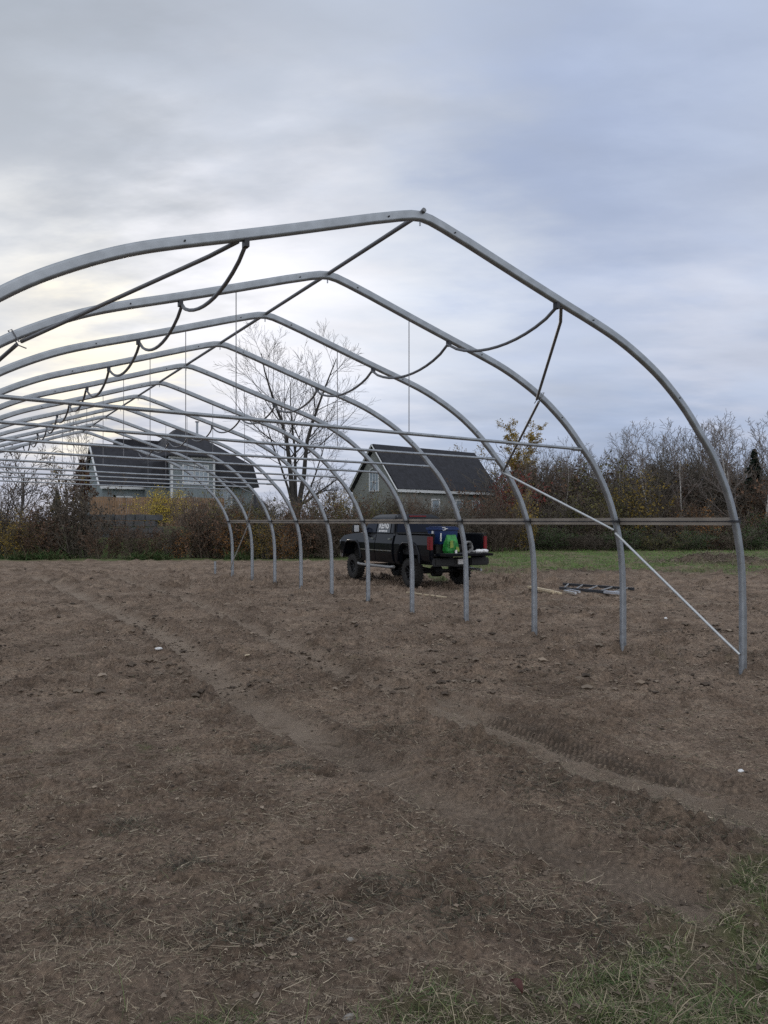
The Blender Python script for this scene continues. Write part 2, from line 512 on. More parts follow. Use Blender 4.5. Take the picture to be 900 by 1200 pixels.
    bp = N('ShaderNodeBump'); bp.inputs['Strength'].default_value = .9; bp.inputs['Distance'].default_value = .05
    L(bn.outputs['Fac'], bp.inputs['Height']); L(bp.outputs[0], b.inputs['Normal'])
    me.materials.append(m)
    o = bpy.data.objects.new('ground', me); COL.objects.link(o)
    tag(o, kind='structure')


make_ground()


# ------------------------------------------------------------------ grass, straw and weeds as stuff
def blades(name, label, cat, x, y, length, width, lean, az, cols, seg=3, lift=0.0, curl=.5):
    """many thin curved blades in one mesh; lean 0 = upright, 1 = lying flat"""
    n = len(x)
    z0 = relief(x, y) + lift
    k = seg + 1
    t = np.linspace(0, 1, k)[None, :]
    lean_t = np.clip(lean[:, None] + curl * t * (1 - lean[:, None]), 0, 1) * (np.pi / 2)
    dl = length[:, None] / seg
    hor = np.concatenate([np.zeros((n, 1)), np.cumsum(np.sin(lean_t[:, 1:]) * dl, 1)], 1)
    ver = np.concatenate([np.zeros((n, 1)), np.cumsum(np.cos(lean_t[:, 1:]) * dl, 1)], 1)
    bend = (_rng.normal(0, .25, n)[:, None]) * length[:, None] * t * t
    ca, sa = np.cos(az)[:, None], np.sin(az)[:, None]
    px = x[:, None] + ca * hor - sa * bend
    py = y[:, None] + sa * hor + ca * bend
    pz = z0[:, None] + ver + .004
    w = width[:, None] * (1 - .75 * t) * .5
    tw = _rng.uniform(-.6, .6, n)[:, None]
    L = np.stack([px - (-sa) * w, py - ca * w, pz - tw * w], 2)
    Rr = np.stack([px + (-sa) * w, py + ca * w, pz + tw * w], 2)
    V = np.stack([L, Rr], 2).reshape(n * k * 2, 3)
    base = (np.arange(n) * k * 2)[:, None] + (np.arange(seg) * 2)[None, :]
    q = np.stack([base, base + 1, base + 3, base + 2], 2).reshape(-1, 4).astype(np.int32)
    me = bpy.data.meshes.new(name)
    me.vertices.add(len(V)); me.vertices.foreach_set('co', V.ravel())
    me.loops.add(q.size); me.polygons.add(len(q))
    me.loops.foreach_set('vertex_index', q.ravel())
    me.polygons.foreach_set('loop_start', np.arange(0, q.size, 4, dtype=np.int32))
    me.update(calc_edges=True)
    C = np.concatenate([np.repeat(cols, k * 2, 0), np.ones((n * k * 2, 1))], 1).astype(np.float32)
    ca_ = me.color_attributes.new('Col', 'FLOAT_COLOR', 'POINT'); ca_.data.foreach_set('color', C.ravel())
    me.materials.append(M.setdefault('blade', attr_mat('grass_blades')))
    o = bpy.data.objects.new(name, me); COL.objects.link(o)
    tag(o, label, cat, kind='stuff')
    return o


def pick(n, palette, weights):
    p = np.array(palette); i = _rng.choice(len(p), n, p=np.array(weights) / sum(weights))
    return p[i] * _rng.uniform(.7, 1.3, (n, 1))


def wedge(n, y0, y1, power=1.0, xr=.62):
    y = y0 * (y1 / y0) ** (_rng.uniform(0, 1, n) ** power)
    x = _rng.uniform(-1, 1, n) * (xr * y + .4)
    return x, y


# loose crumbs and clods of soil
def clods(name, label, x, y, r, cols):
    n = len(x); z = relief(x, y)
    dirs = np.array([(1, 0, .0), (.0, 1, 0), (-1, 0, 0), (0, -1, 0), (0, 0, .75), (0, 0, -.6), (.62, .62, .35), (-.62, .62, .30), (-.62, -.62, .35), (.62, -.62, .30)], float)
    tris = np.array([(0, 6, 4), (6, 1, 4), (1, 7, 4), (7, 2, 4), (2, 8, 4), (8, 3, 4), (3, 9, 4), (9, 0, 4), (6, 0, 5), (1, 6, 5), (7, 1, 5), (2, 7, 5), (8, 2, 5), (3, 8, 5), (9, 3, 5), (0, 9, 5)], np.int32)
    m_ = len(dirs)
    a = _rng.uniform(0, 6.28, n); ca, sa = np.cos(a)[:, None], np.sin(a)[:, None]
    J = dirs[None] * _rng.uniform(.6, 1.25, (n, m_, 1)) * r[:, None, None] * np.stack([_rng.uniform(.8, 1.5, n), _rng.uniform(.7, 1.1, n), _rng.uniform(.6, 1.0, n)], 1)[:, None, :]
    V = np.stack([x[:, None] + J[..., 0] * ca - J[..., 1] * sa, y[:, None] + J[..., 0] * sa + J[..., 1] * ca, z[:, None] + J[..., 2] + r[:, None] * .25], 2).reshape(-1, 3)
    T = (tris[None] + (np.arange(n) * m_)[:, None, None]).reshape(-1, 3).astype(np.int32)
    me = bpy.data.meshes.new(name)
    me.vertices.add(len(V)); me.vertices.foreach_set('co', V.ravel())
    me.loops.add(T.size); me.polygons.add(len(T)); me.loops.foreach_set('vertex_index', T.ravel())
    me.polygons.foreach_set('loop_start', np.arange(0, T.size, 3, dtype=np.int32))
    me.polygons.foreach_set('use_smooth', np.zeros(len(T), bool))
    me.update(calc_edges=True)
    C = np.concatenate([np.repeat(cols, m_, 0), np.ones((n * m_, 1))], 1).astype(np.float32)
    at2 = me.color_attributes.new('Col', 'FLOAT_COLOR', 'POINT'); at2.data.foreach_set('color', C.ravel())
    me.materials.append(M.setdefault('crumb', attr_mat('soil_crumbs', .95)))
    o = bpy.data.objects.new(name, me); COL.objects.link(o); tag(o, label, 'soil', kind='stuff')


SOILC = [(.185, .146, .112), (.140, .110, .085), (.080, .063, .050), (.25, .20, .155)]
x, y = wedge(150000, 2.4, 13, 1.0, .60)
k_ = _rng.uniform(0, 1, len(x)) < np.clip(.35 + 1.3 * pn(x / .8 + 70, y / .7) + .8 * pn(x / .2, y / .2), .06, 1) * np.where(np.minimum(np.minimum(np.abs(poly_dist(x, y, TR1)[0]), np.abs(poly_dist(x, y, TR2)[0])), np.abs(poly_dist(x, y, TR3)[0])) < .19, .15, 1)
x, y = x[k_], y[k_]; n = len(x)
clods('soil_crumbs', 'loose crumbs of brown soil on the field', x, y, np.minimum(.0016 + .0026 * _rng.pareto(2.5, n), .013) * (1 + .07 * y), pick(n, SOILC, [4, 4, 2, 1.4]))
x, y = wedge(34000, 8, 28.5, 1.0, .60)
k_ = _rng.uniform(0, 1, len(x)) < np.clip(.35 + 1.2 * pn(x / 1.6 + 70, y / 1.3), .06, 1)
x, y = x[k_], y[k_]; n = len(x)
clods('soil_crumbs', 'larger clods of soil on the far part of the field', x, y, np.minimum(.010 + .010 * _rng.pareto(2.5, n), .06), pick(n, SOILC, [3, 4, 3, 1.2]))
# lying straw
x, y = wedge(150000, 2.3, 17, 1.0)
dens = .55 + .5 * pn(x / .5 + 9, y / .5) * 1.6 + .25 * pn(x / .12, y / .12)
lt = np.minimum(np.abs(poly_dist(x, y, TR1)[0]), np.abs(poly_dist(x, y, TR2)[0]))
keep = _rng.uniform(0, 1, len(x)) < np.clip(dens, .08, 1) * np.where(lt < .2, .25, 1)
x, y = x[keep], y[keep]; n = len(x)
blades('straw', 'loose dead straw lying scattered over the bare soil', 'straw', x, y,
       _rng.gamma(1.6, .020, n) + .008, _rng.uniform(.0010, .0027, n) * (1 + y * .09), _rng.uniform(.80, 1.02, n), _rng.uniform(0, 6.28, n),
       pick(n, [(.34, .28, .20), (.24, .195, .14), (.46, .39, .29), (.09, .07, .05), (.11, .115, .06)], [4, 6, 1.4, 2.5, 1.5]), seg=3, lift=.003, curl=.3)
# turf near the camera and in the corner
x, y = wedge(330000, 2.2, 6.5, 1.0, .95)
g = relief(x, y, True)[1]
keep = _rng.uniform(0, 1, len(x)) < g ** 1.3 * .48 * (.55 + .9 * (pn(x / .22 + 3, y / .22) > -.1))
x, y = x[keep], y[keep]; n = len(x)
dry = pn(x / .35, y / .35 + 60)
lean = np.clip(_rng.uniform(.15, 1.0, n) + .15 * dry, 0, 1)
cols = pick(n, [(.095, .140, .050), (.07, .102, .040), (.165, .18, .08), (.34, .29, .20), (.21, .175, .125)], [4, 3.2, 2.8, 3.2, 3.0])
blades('grass', 'short green and dry grass at the near right corner', 'grass', x, y, _rng.gamma(2.2, .019, n) + .010,
       _rng.uniform(.0016, .0048, n), lean, _rng.uniform(0, 6.28, n), cols, seg=3, curl=.6)
# tufts on the mounds
tx, ty = [], []
for mx, my, r, hgt in MOUNDS:
    k = int(330 * r / .2)
    tx.append(_rng.normal(mx, r * .8, k)); ty.append(_rng.normal(my, r * .7, k))
x, y = np.concatenate(tx), np.concatenate(ty); n = len(x)
blades('grass', 'matted grey green roots on the overturned sods', 'grass', x, y, _rng.gamma(2, .028, n) + .01, _rng.uniform(.002, .005, n),
       _rng.uniform(.6, 1.02, n), _rng.uniform(0, 6.28, n), pick(n, [(.06, .062, .042), (.045, .040, .033), (.09, .08, .058), (.19, .16, .12)], [3, 3, 3, 2]), seg=3)
# far turf
x = _rng.uniform(1.0, 48, 90000); y = 25.0 * (60 / 25.0) ** _rng.uniform(0, 1, 90000)
g = relief(x, y, True)[1]
keep = (_rng.uniform(0, 1, len(x)) < g) & (np.abs(x) < .75 * y)
x, y = x[keep], y[keep]; n = len(x)
blades('grass', 'green meadow strip between the bare soil and the wood', 'grass', x, y, _rng.gamma(3, .03, n) + .03, _rng.uniform(.010, .022, n),
       _rng.uniform(.1, .9, n), _rng.uniform(0, 6.28, n), pick(n, [(.105, .21, .045), (.14, .23, .06), (.20, .18, .09)], [4, 3, 1.4]), seg=2)
x = np.concatenate([_rng.normal(15, 1.8, 2600), _rng.normal(20.5, 1.5, 1800)]); y = np.concatenate([_rng.normal(33, .9, 2600), _rng.normal(33.5, .8, 1800)]); n = len(x)
blades('straw', 'dead stalks on the heaps in the meadow', 'straw', x, y, _rng.gamma(2.5, .09, n) + .05, _rng.uniform(.012, .03, n), _rng.uniform(.5, 1, n),
       _rng.uniform(0, 6.28, n), pick(n, [(.26, .21, .16), (.17, .135, .105), (.06, .05, .04)], [3, 3, 2]), seg=2)
# weeds along the foot of the hedge
x = _rng.uniform(-26, 3, 30000); y = 35.6 + _rng.gamma(2, .35, 30000)
n_ = pn(x / 1.4, y * 0 + 3.3)
keep = _rng.uniform(0, 1, len(x)) < .10 + 1.5 * n_
x, y = x[keep], y[keep]; n = len(x)
blades('weeds', 'green weeds and grass along the foot of the hedge', 'weeds', x, y, (_rng.gamma(3, .08, n) + .06) * (1 + .7 * np.clip(pn(x / 1.4, x * 0 + 3.3), -.6, 1)),
       _rng.uniform(.02, .045, n), _rng.uniform(0, .7, n), _rng.uniform(0, 6.28, n), pick(n, [(.045, .085, .028), (.07, .115, .04), (.15, .125, .075)], [4, 3, 2.4]), seg=2)
# stubble residue in the far bare soil
x = _rng.uniform(-16, 26, 26000); y = 15 * (28.5 / 15) ** _rng.uniform(0, 1, 26000)
keep = (np.abs(x) < .62 * y) & (_rng.uniform(0, 1, 26000) < np.where(x > 2, .95, .35) + .3 * pn(x, y))
x, y = x[keep], y[keep]; n = len(x)
blades('straw', 'pale crop stubble on the far part of the field', 'straw', x, y, _rng.gamma(2, .06, n) + .03, _rng.uniform(.008, .018, n), _rng.uniform(.75, 1, n),
       _rng.uniform(0, 6.28, n), pick(n, [(.32, .265, .195), (.21, .172, .13), (.08, .064, .05)], [3, 4, 2.4]), seg=2)

# ------------------------------------------------------------------ the hoop frame
TH = R(30.78)
FX, FY = 4.321, 8.920
FR = empty('greenhouse_frame', (FX, FY, 0), TH)
tag(FR, 'unfinished greenhouse frame of eleven galvanised steel arches on the bare field', 'greenhouse frame')
W, SP, NA = 4.65, 1.829, 11
HALF = [(0, -.35), (0, .5), (.006, .99), (.018, 1.225), (.05, 1.48), (.105, 1.722), (.172, 1.92), (.29, 2.20), (.45, 2.47), (.615, 2.695), (.79, 2.875), (1.05, 3.135), (1.31, 3.345),
        (1.57, 3.520), (1.89, 3.690), (2.2, 3.825), (2.55, 3.943), (2.95, 4.065), (3.5, 4.238), (4.15, 4.447)]
RIDGE = [(4.42, 4.528), (4.55, 4.562)]
hp = smooth_path(HALF, 5)
prof = hp + RIDGE + [(W, 4.574)] + [(2 * W - a, b) for a, b in reversed(RIDGE)] + [(2 * W - a, b) for a, b in reversed(hp)]


def u_z(z):      # u of the tube axis at a height on the curved side
    for (a, b), (c, d) in zip(hp[:-1], hp[1:]):
        if b <= z <= d and d > b: return a + (c - a) * (z - b) / (d - b)
    return 0


def z_u(u):
    u = min(u, 2 * W - u)
    for (a, b), (c, d) in zip(hp[:-1], hp[1:]):
        if a <= u <= c and c > a: return b + (d - b) * (u - a) / (c - a)
    return 4.49


def arch_section(k_=1.0):
    sec = []
    A, B = .044 * k_, .034 * k_
    for k in range(20):
        an = 2 * math.pi * k / 20
        ca, sa = math.cos(an), math.sin(an)
        e = .62
        sec.append([A * math.copysign(abs(ca) ** e, ca), B * math.copysign(abs(sa) ** e, sa)])
    for k in (5, 15): sec[k][1] *= .80          # seam running along each flat side
    return sec


def arch_mesh():
    mb = MB(); sec = arch_section()
    n = len(sec)
    pts = [Vector((-a, 0, b)) for a, b in prof]
    for i, p in enumerate(pts):
        t = (pts[min(i + 1, len(pts) - 1)] - pts[max(i - 1, 0)]).normalized()
        nn = Vector((-t.z, 0, t.x))
        for s, q in sec:
            w = p + nn * s + Vector((0, q, 0))
            mb.v.append((w.x, w.y, w.z))
    for i in range(len(pts) - 1):
        for k in range(n):
            k2 = (k + 1) % n
            mb.f.append((i * n + k, i * n + k2, (i + 1) * n + k2, (i + 1) * n + k))
    return mb


am = arch_mesh(); nf = len(am.f)
for s in (-1, 1):                            # punched holes and bolt heads along the tube
    for u in (W + s * .35, W + s * 2.1, W + s * 3.45):
        z = z_u(u) if abs(u - W) > .4 else 4.49
        for dy in (-1, 1):
            am.lathe_y([(0, dy * .041), (.007, dy * .041), (.007, dy * .030)], (-u, 0, z), 8)
arch0 = am.build('arch', M['galv'], FR, smooth=True)
arch0.data.materials.append(M['bolt'])
for pl in arch0.data.polygons:
    if pl.index >= nf: pl.material_index = 1


def sub(mb, name, m, smooth=False): return mb.build(name, m, arch0, smooth=smooth)


for u in (0, 2 * W):                         # ground posts the arch legs slide into
    mb = MB(); sc_ = arch_section(1.06); n_ = len(sc_)
    for z_ in (-.35, 0, .4, .86):
        for s_, q_ in sc_: mb.v.append((-u + s_, q_, z_))
    for i_ in range(3):
        for k in range(n_): mb.f.append((i_ * n_ + k, i_ * n_ + (k + 1) % n_, (i_ + 1) * n_ + (k + 1) % n_, (i_ + 1) * n_ + k))
    sub(mb, 'ground_post', M['galv'], True)
# hip-board clamps
for s in (0, 1):
    zc = CAMH; u = u_z(zc); X = -u if s == 0 else -(2 * W - u); o_ = 1 if s == 0 else -1
    mb = MB()
    mb.box(X - .055, X + .055, -.046, .046, zc - .013, zc + .013)
    mb.box(X + o_ * .0551 - .012, X + o_ * .0551 + .012, -.03, .03, zc - .04, zc + .04)
    sub(mb, 'clamp', M['bolt'])
ridge_cl = MB(); ridge_cl.tube([(-W - .01, 0, 4.545), (-W - .01, 0, 4.49)], .007, 6)
sub(ridge_cl, 'ridge_bolt', M['galv'])
arches = [arch0]
for n in range(1, NA):
    c = copy_tree(arch0, FR); c.location = (0, SP * n, 0); arches.append(c)

# ridge purlin under the arches, with its stub end sticking out
mb = MB(); pts = [(-W, -.14, 4.655 - .0)]
zr = 4.605
mb.tube([(-W, -.055, zr + .01), (-W, 0, zr - .005)] + [(-W, SP * k, zr - .01) for k in range(1, NA)] + [(-W, SP * (NA - 1) + .15, zr)], .021, 10)
mb.build('ridge_purlin', M['conduit_shaded_brace'], FR, smooth=True)
# side purlins sagging between the arches: one pipe each side
for s in (-1, 1):
    u = W + s * 1.62
    zz = z_u(u) - .075
    pts = []
    for n in range(NA - 1):
        for k in range(12):
            t = k / 12
            sag = .21 * (4 * t * (1 - t)) ** .8 * (1 + .06 * math.sin(n * 2.3))
            pts.append((-u + s * .02 * math.sin(n), SP * (n + t), zz - sag))
    pts.append((-u, SP * (NA - 1), zz))
    MB().tube(pts, .017, 8).build('side_purlin', M['conduit_shaded_brace'], FR, smooth=True)
    for n in range(NA): MB().box(-u - .02, -u + .02, SP * n - .03, SP * n + .03, zz - .02, zz + .05).build('purlin_clip', M['bolt'], FR)
# collar ties with end sleeves and the two hanger wires
for n in range(1, NA - 1):
    za, zb = 2.862, 2.982; zc = .5 * (za + zb); ua, ub = u_z(za) + .035, u_z(zb) + .035; y = SP * n
    mb = MB(); droop = .012 * math.sin(n * 1.9)
    mb.tube([(-ua, y + .0, za), (-W, y, zc - .010 + droop), (-(2 * W - ub), y, zb)], .0205, 10)
    tie = mb.build('collar_tie', M['galv'], FR, smooth=True)
    for s in (0, 1):
        e = MB(); a = (ua, ub)[s] - .02; b = (ua, ub)[s] + .17; ze_ = (za, zb)[s]
        if s: a, b = 2 * W - a, 2 * W - b
        e.tube([(-a, y, ze_), (-b, y, ze_)], .027, 10)
        e.build('end_sleeve', M['galv'], tie, smooth=True)
    for s in (-1, 1):
        uu = W + s * 1.05
        if n == 9 and s == -1: continue
        MB().tube([(-uu, y, zc), (-uu, y, z_u(uu))], .0055, 5).build('hanger_wire', M['wire'], FR)
# hip boards both sides (outside of the arches)
for s in (-1, 1):
    u = u_z(CAMH)
    X = -(u - .075) if s == 1 else -(2 * W - u + .075)
    mb = MB(); mb.box(X - .019, X + .019, .0, SP * (NA - 1) + .05, CAMH - .048, CAMH + .048)
    hb = mb.build('hip_board', M['board'], FR)
    ch = MB(); xs_ = -.024 if s == 1 else .024
    ch.box(X + xs_ - .004, X + xs_ + .004, .002, SP * (NA - 1) + .048, CAMH - .006, CAMH + .006)
    ch.build('lock_channel', M['bolt'], hb)


# wind braces at the four corners
def brace(side, ends):
    def P(u, y, z): return (-(u if side == 0 else 2 * W - u), y, z)
    a0, a1, a2 = ends          # arch indices from the end inwards
    y0, y1, y2 = SP * a0, SP * a1, SP * a2
    up = MB(); up.tube([P(2.97, y0, 4.03), P(2.80, y0 + .1 * (y1 - y0), 3.94), P(1.62, y1, 3.475)], .0175, 8)
    up.build('brace', M['conduit_shaded_brace'], FR, smooth=True)
    up = MB(); up.tube([P(1.585, y1, 3.445), P(.655, y2, 2.665)], .0175, 8); up.build('brace', M['conduit_shaded_brace'], FR, smooth=True)
    lo = MB(); lo.tube([P(.66, y2, 2.655), P(.185, y1, 1.76)], .0175, 8); lo.build('brace', M['galv_lit'], FR, smooth=True)
    lo = MB(); lo.tube([P(.155, y1, 1.715), P(.105, y0 + .12 * (y1 - y0), .47), P(.065, y0, .285)], .0175, 8); lo.build('brace', M['galv_lit'], FR, smooth=True)
    t = MB()
    t.tube([P(1.60, y1 - .045, 3.46), P(1.54, y1 - .05, 3.56), P(1.52, y1 + .05, 3.57), P(1.60, y1 + .045, 3.45), P(1.66, y1, 3.42)], .006, 5)
    t.build('wire_tie', M['conduit_shaded_brace'], FR)


for sd in (0, 1):
    brace(sd, (0, 1, 2)); brace(sd, (10, 9, 8))

# the single ground post set for the next arch
lx, ly = Vector((math.cos(TH), math.sin(TH))), Vector((-math.sin(TH), math.cos(TH)))
gp = Vector((FX, FY)) + ly * SP * 11
mb = MB(); mb.tube([(0, 0, -.3), (0, 0, .47)], .040, 8)
o = mb.build('ground_post', M['galv'], None, smooth=False, loc=(gp.x, gp.y, 0))
tag(o, 'short bare steel post beyond the farthest arch leg', 'post')


# ------------------------------------------------------------------ pickup truck
hd = R(29.2)
fwd = Vector((-math.sin(hd), math.cos(hd))); rgt = Vector((math.cos(hd), math.sin(hd)))
rl = Vector((.76, 20.9)); TS = .965
org = rl + rgt * .86
ang = math.atan2(fwd.y, fwd.x)
TR = empty('pickup_truck', (org.x, org.y, hz(org.x, org.y) - .01), ang)
TR.scale = (TS, TS, TS)
tag(TR, 'black lifted crew cab pickup truck parked beside the frame with its tailgate down', 'pickup truck')
paint, blk = M['paint'], M['black']
front = [(.90, .62), (.90, 1.49), (3.02, 1.50), (3.20, 1.525), (3.8, 1.49), (4.40, 1.42), (4.56, 1.32), (4.60, 1.1), (4.60, .80), (4.22, .76),
         (4.20, .95), (4.08, 1.14), (3.92, 1.20), (3.36, 1.20), (3.20, 1.14), (3.08, .95), (3.04, .62)]
mb = MB(); mb.prism(front, -.98, .98)
side = [(-1.15, .78), (-1.15, 1.53), (.87, 1.53), (.87, .62), (.56, .62), (.54, .95), (.42, 1.14), (.27, 1.20), (-.27, 1.20), (-.42, 1.14), (-.54, .95), (-.57, .76)]
mb.prism(side, .84, .98); mb.prism(side, -.98, -.84)
body = mb.build('body', paint, TR, bevel=.028)


def shoulder(o):
    """flanks lean in above the belt crease and tuck under below the doors"""
    bm = bmesh.new(); bm.from_mesh(o.data)
    for zc in (1.30, 1.22, .92):
        bmesh.ops.bisect_plane(bm, geom=list(bm.verts) + list(bm.edges) + list(bm.faces), plane_co=(0, 0, zc), plane_no=(0, 0, 1))
    for v in bm.verts:
        if abs(v.co.y) < .8: continue
        z = v.co.z
        k = 1 - .075 * max(0, z - 1.22) / .28 if z > 1.22 else 1 - .05 * max(0, .92 - z) / .3
        v.co.y *= k
    bm.to_mesh(o.data); bm.free()


shoulder(body)
mb = MB(); mb.box(-1.14, .86, -.835, .835, .92, .975); mb.box(.80, .865, -.835, .835, .975, 1.50)
for s in (-1, 1): mb.box(-.5, .5, s * .66 - .17, s * .66 + .17, .976, 1.17)
mb.build('bed_liner', blk, TR)
# cargo-side rail caps
for s in (-1, 1): MB().box(-1.15, .88, s * .915 - .075, s * .915 + .075, 1.531, 1.552).build('bed_rail', blk, TR)
cab = MB()


def cabw(z): return .94 - (z - 1.49) / .55 * .135


def cabring(z, x0, x1, w): return [(x0, -w, z), (x1, -w, z), (x1, w, z), (x0, w, z)]


rings = [cabring(1.49, .90, 3.16, .94), cabring(2.02, 1.03, 2.56, cabw(2.02)), cabring(2.115, 1.16, 2.34, cabw(2.02) - .12)]
for a, b in zip(rings[:-1], rings[1:]): cab.hexa(a, b)
cabo = cab.build('cab', paint, TR, bevel=.055)


def side_pt(x, z, s, off=.012): return (x, s * (cabw(z) + off), z)


def glass_panel(xs_, s, m, name):
    q = [side_pt(xs_[0], 1.545, s), side_pt(xs_[1], 1.545, s), side_pt(xs_[2], 1.97, s), side_pt(xs_[3], 1.97, s)]
    if s > 0: q = list(reversed(q))
    return MB().slab(q, .006).build(name, m, TR)


for s in (-1, 1):
    glass_panel((2.06, 2.98, 2.50, 2.06), s, M['glass'], 'side_window')
    wd = glass_panel((1.16, 1.98, 1.98, 1.22), s, M['glass_side'], 'side_window')
    if s == 1:
        # white lettered sticker in the rear door window
        def txt(body_, size, x, z):
            cu = bpy.data.curves.new('sticker', 'FONT'); cu.body = body_; cu.size = size; cu.align_x = 'CENTER'; cu.extrude = .002
            cu.offset = size * .03
            t = bpy.data.objects.new('window_sticker', cu); COL.objects.link(t)
            t.data.materials.append(M['white']); t.parent = wd
            tilt = math.atan2(.135, .55)
            t.location = (x, cabw(z) + .024, z)
            t.rotation_euler = (R(90) - tilt, 0, R(180))
            t.rotation_euler = (Matrix.Rotation(R(180), 3, 'Z') @ Matrix.Rotation(R(90) - tilt, 3, 'X')).to_euler()
            dg = bpy.context.evaluated_depsgraph_get()
            me = bpy.data.meshes.new_from_object(t.evaluated_get(dg)); me.materials.clear(); me.materials.append(M['white'])
            o = bpy.data.objects.new('window_sticker', me); COL.objects.link(o); o.parent = wd
            o.location = t.location; o.rotation_euler = t.rotation_euler
            bpy.data.objects.remove(t)
            return o
        txt('RENS', .27, 1.59, 1.68)
        mk = MB()
        for k, (a, b) in enumerate(((1.34, 1.44), (1.46, 1.52), (1.54, 1.66), (1.68, 1.74), (1.76, 1.86))):
            mk.slab(list(reversed([side_pt(a, 1.57, 1, .02), side_pt(b, 1.57, 1, .02), side_pt(b, 1.625, 1, .02), side_pt(a, 1.625, 1, .02)])), .003)
        mk.slab(list(reversed([side_pt(1.56, 1.865, 1, .02), side_pt(1.64, 1.865, 1, .02), side_pt(1.60, 1.92, 1, .02)])), .003)
        mk.build('window_sticker', M['white'], wd)
MB().slab([(.912, -.84, 1.565), (1.001, -.745, 1.965), (1.001, .745, 1.965), (.912, .84, 1.565)], .012).build('rear_window', M['glass'], TR)
MB().slab([(3.02, -.80, 1.585), (2.66, -.66, 1.94), (2.66, .66, 1.94), (3.02, .80, 1.585)][::-1], .02).build('windshield', M['glass'], TR)
MB().box(1.045, 1.13, -.30, .30, 2.035, 2.075).build('brake_light', M['red'], TR)
for s in (-1, 1):
    for (a, b) in ((2.04, 3.00), (.94, 2.02)):
        d = MB().box(a, b, s * .985 - .012, s * .985 + .012, .68, 1.475).build('door', paint, TR, bevel=.01); shoulder(d)
        MB().box(a + .06, a + .24, s * .985 - .022, s * .985 + .022, 1.34, 1.385).build('door_handle', M['chrome'], d)
        MB().box(a + .01, b - .01, s * 1.004 - .012, s * 1.004 + .012, .985, 1.012).build('side_trim', M['chrome'], d)
    MB().tube([(.75, s * 1.03, .53), (.95, s * 1.06, .51), (2.95, s * 1.06, .51), (3.1, s * 1.03, .53)], .045, 8).build('running_board', M['coil'], TR, smooth=True)
    # mirror
    mm = MB(); mm.box(2.93, 3.06, s * 1.18 - .11, s * 1.18 + .11, 1.53, 1.80); mi = mm.build('mirror', blk, TR, bevel=.03)
    MB().box(2.922, 2.929, s * 1.18 - .085, s * 1.18 + .085, 1.56, 1.77).build('mirror_glass', M['lens'], mi)
    MB().box(2.95, 3.02, min(s * .95, s * 1.08), max(s * .95, s * 1.08), 1.56, 1.60).build('mirror_arm', blk, mi)
    # lamps
    MB().box(-1.172, -1.02, s * .935 - .058, s * .935 + .058, 1.09, 1.47).build('tail_light', M['red'], TR, bevel=.015)
    MB().box(4.42, 4.615, s * .83 - .14, s * .83 + .14, 1.02, 1.27).build('headlight', M['lens'], TR, bevel=.02)
    # flares
    for cx_ in (0, 3.64):
        path = []
        for (x_, z_) in ((-.62, .70), (-.60, .95), (-.47, 1.18), (-.29, 1.26), (.29, 1.26), (.47, 1.18), (.60, .95), (.62, .70)):
            path.append((cx_ + x_, s * .985, z_))
        MB().tube(path, .036, 8).build('fender_flare', paint, TR, smooth=True)
    for cx_ in (0, 3.64):
        c = (cx_, s * .84, .40)
        w = MB()
        w.lathe_y([(.21, -.13 * s), (.30, -.145 * s), (.37, -.14 * s), (.395, -.11 * s), (.40, 0), (.395, .11 * s), (.37, .14 * s), (.30, .145 * s), (.21, .13 * s)], c, 32)
        for k in range(26):
            an = 2 * math.pi * k / 26
            for off in (-.075, .075):
                ca, sa = math.cos(an + off), math.sin(an + off)
                p = Vector((c[0] + .402 * ca, c[1] + off * 1.2, c[2] + .402 * sa))
                tg = Vector((-sa, 0, ca)); ra = Vector((ca, 0, sa))
                w.hexa([p - tg * .022 - Vector((0, .05, 0)) - ra * .02, p + tg * .022 - Vector((0, .05, 0)) - ra * .02, p + tg * .022 + Vector((0, .05, 0)) - ra * .02, p - tg * .022 + Vector((0, .05, 0)) - ra * .02],
                       [p - tg * .02 - Vector((0, .05, 0)) + ra * .012, p + tg * .02 - Vector((0, .05, 0)) + ra * .012, p + tg * .02 + Vector((0, .05, 0)) + ra * .012, p - tg * .02 + Vector((0, .05, 0)) + ra * .012])
        wo = w.build('wheel', M['tyre'], TR, smooth=False)
        r_ = MB(); r_.lathe_y([(.225, .125 * s), (.215, .135 * s), (.20, .10 * s), (.19, .02 * s), (.0, .02 * s)], c, 24)
        for k in range(8):
            an = 2 * math.pi * k / 8
            ca, sa = math.cos(an), math.sin(an)
            r_.tube([(c[0] + .05 * ca, c[1] + .06 * s, c[2] + .05 * sa), (c[0] + .205 * ca, c[1] + .10 * s, c[2] + .205 * sa)], .022, 5)
        r_.lathe_y([(.07, .02 * s), (.065, .085 * s), (0, .09 * s)], c, 12)
        r_.build('rim', M['rim'], wo)
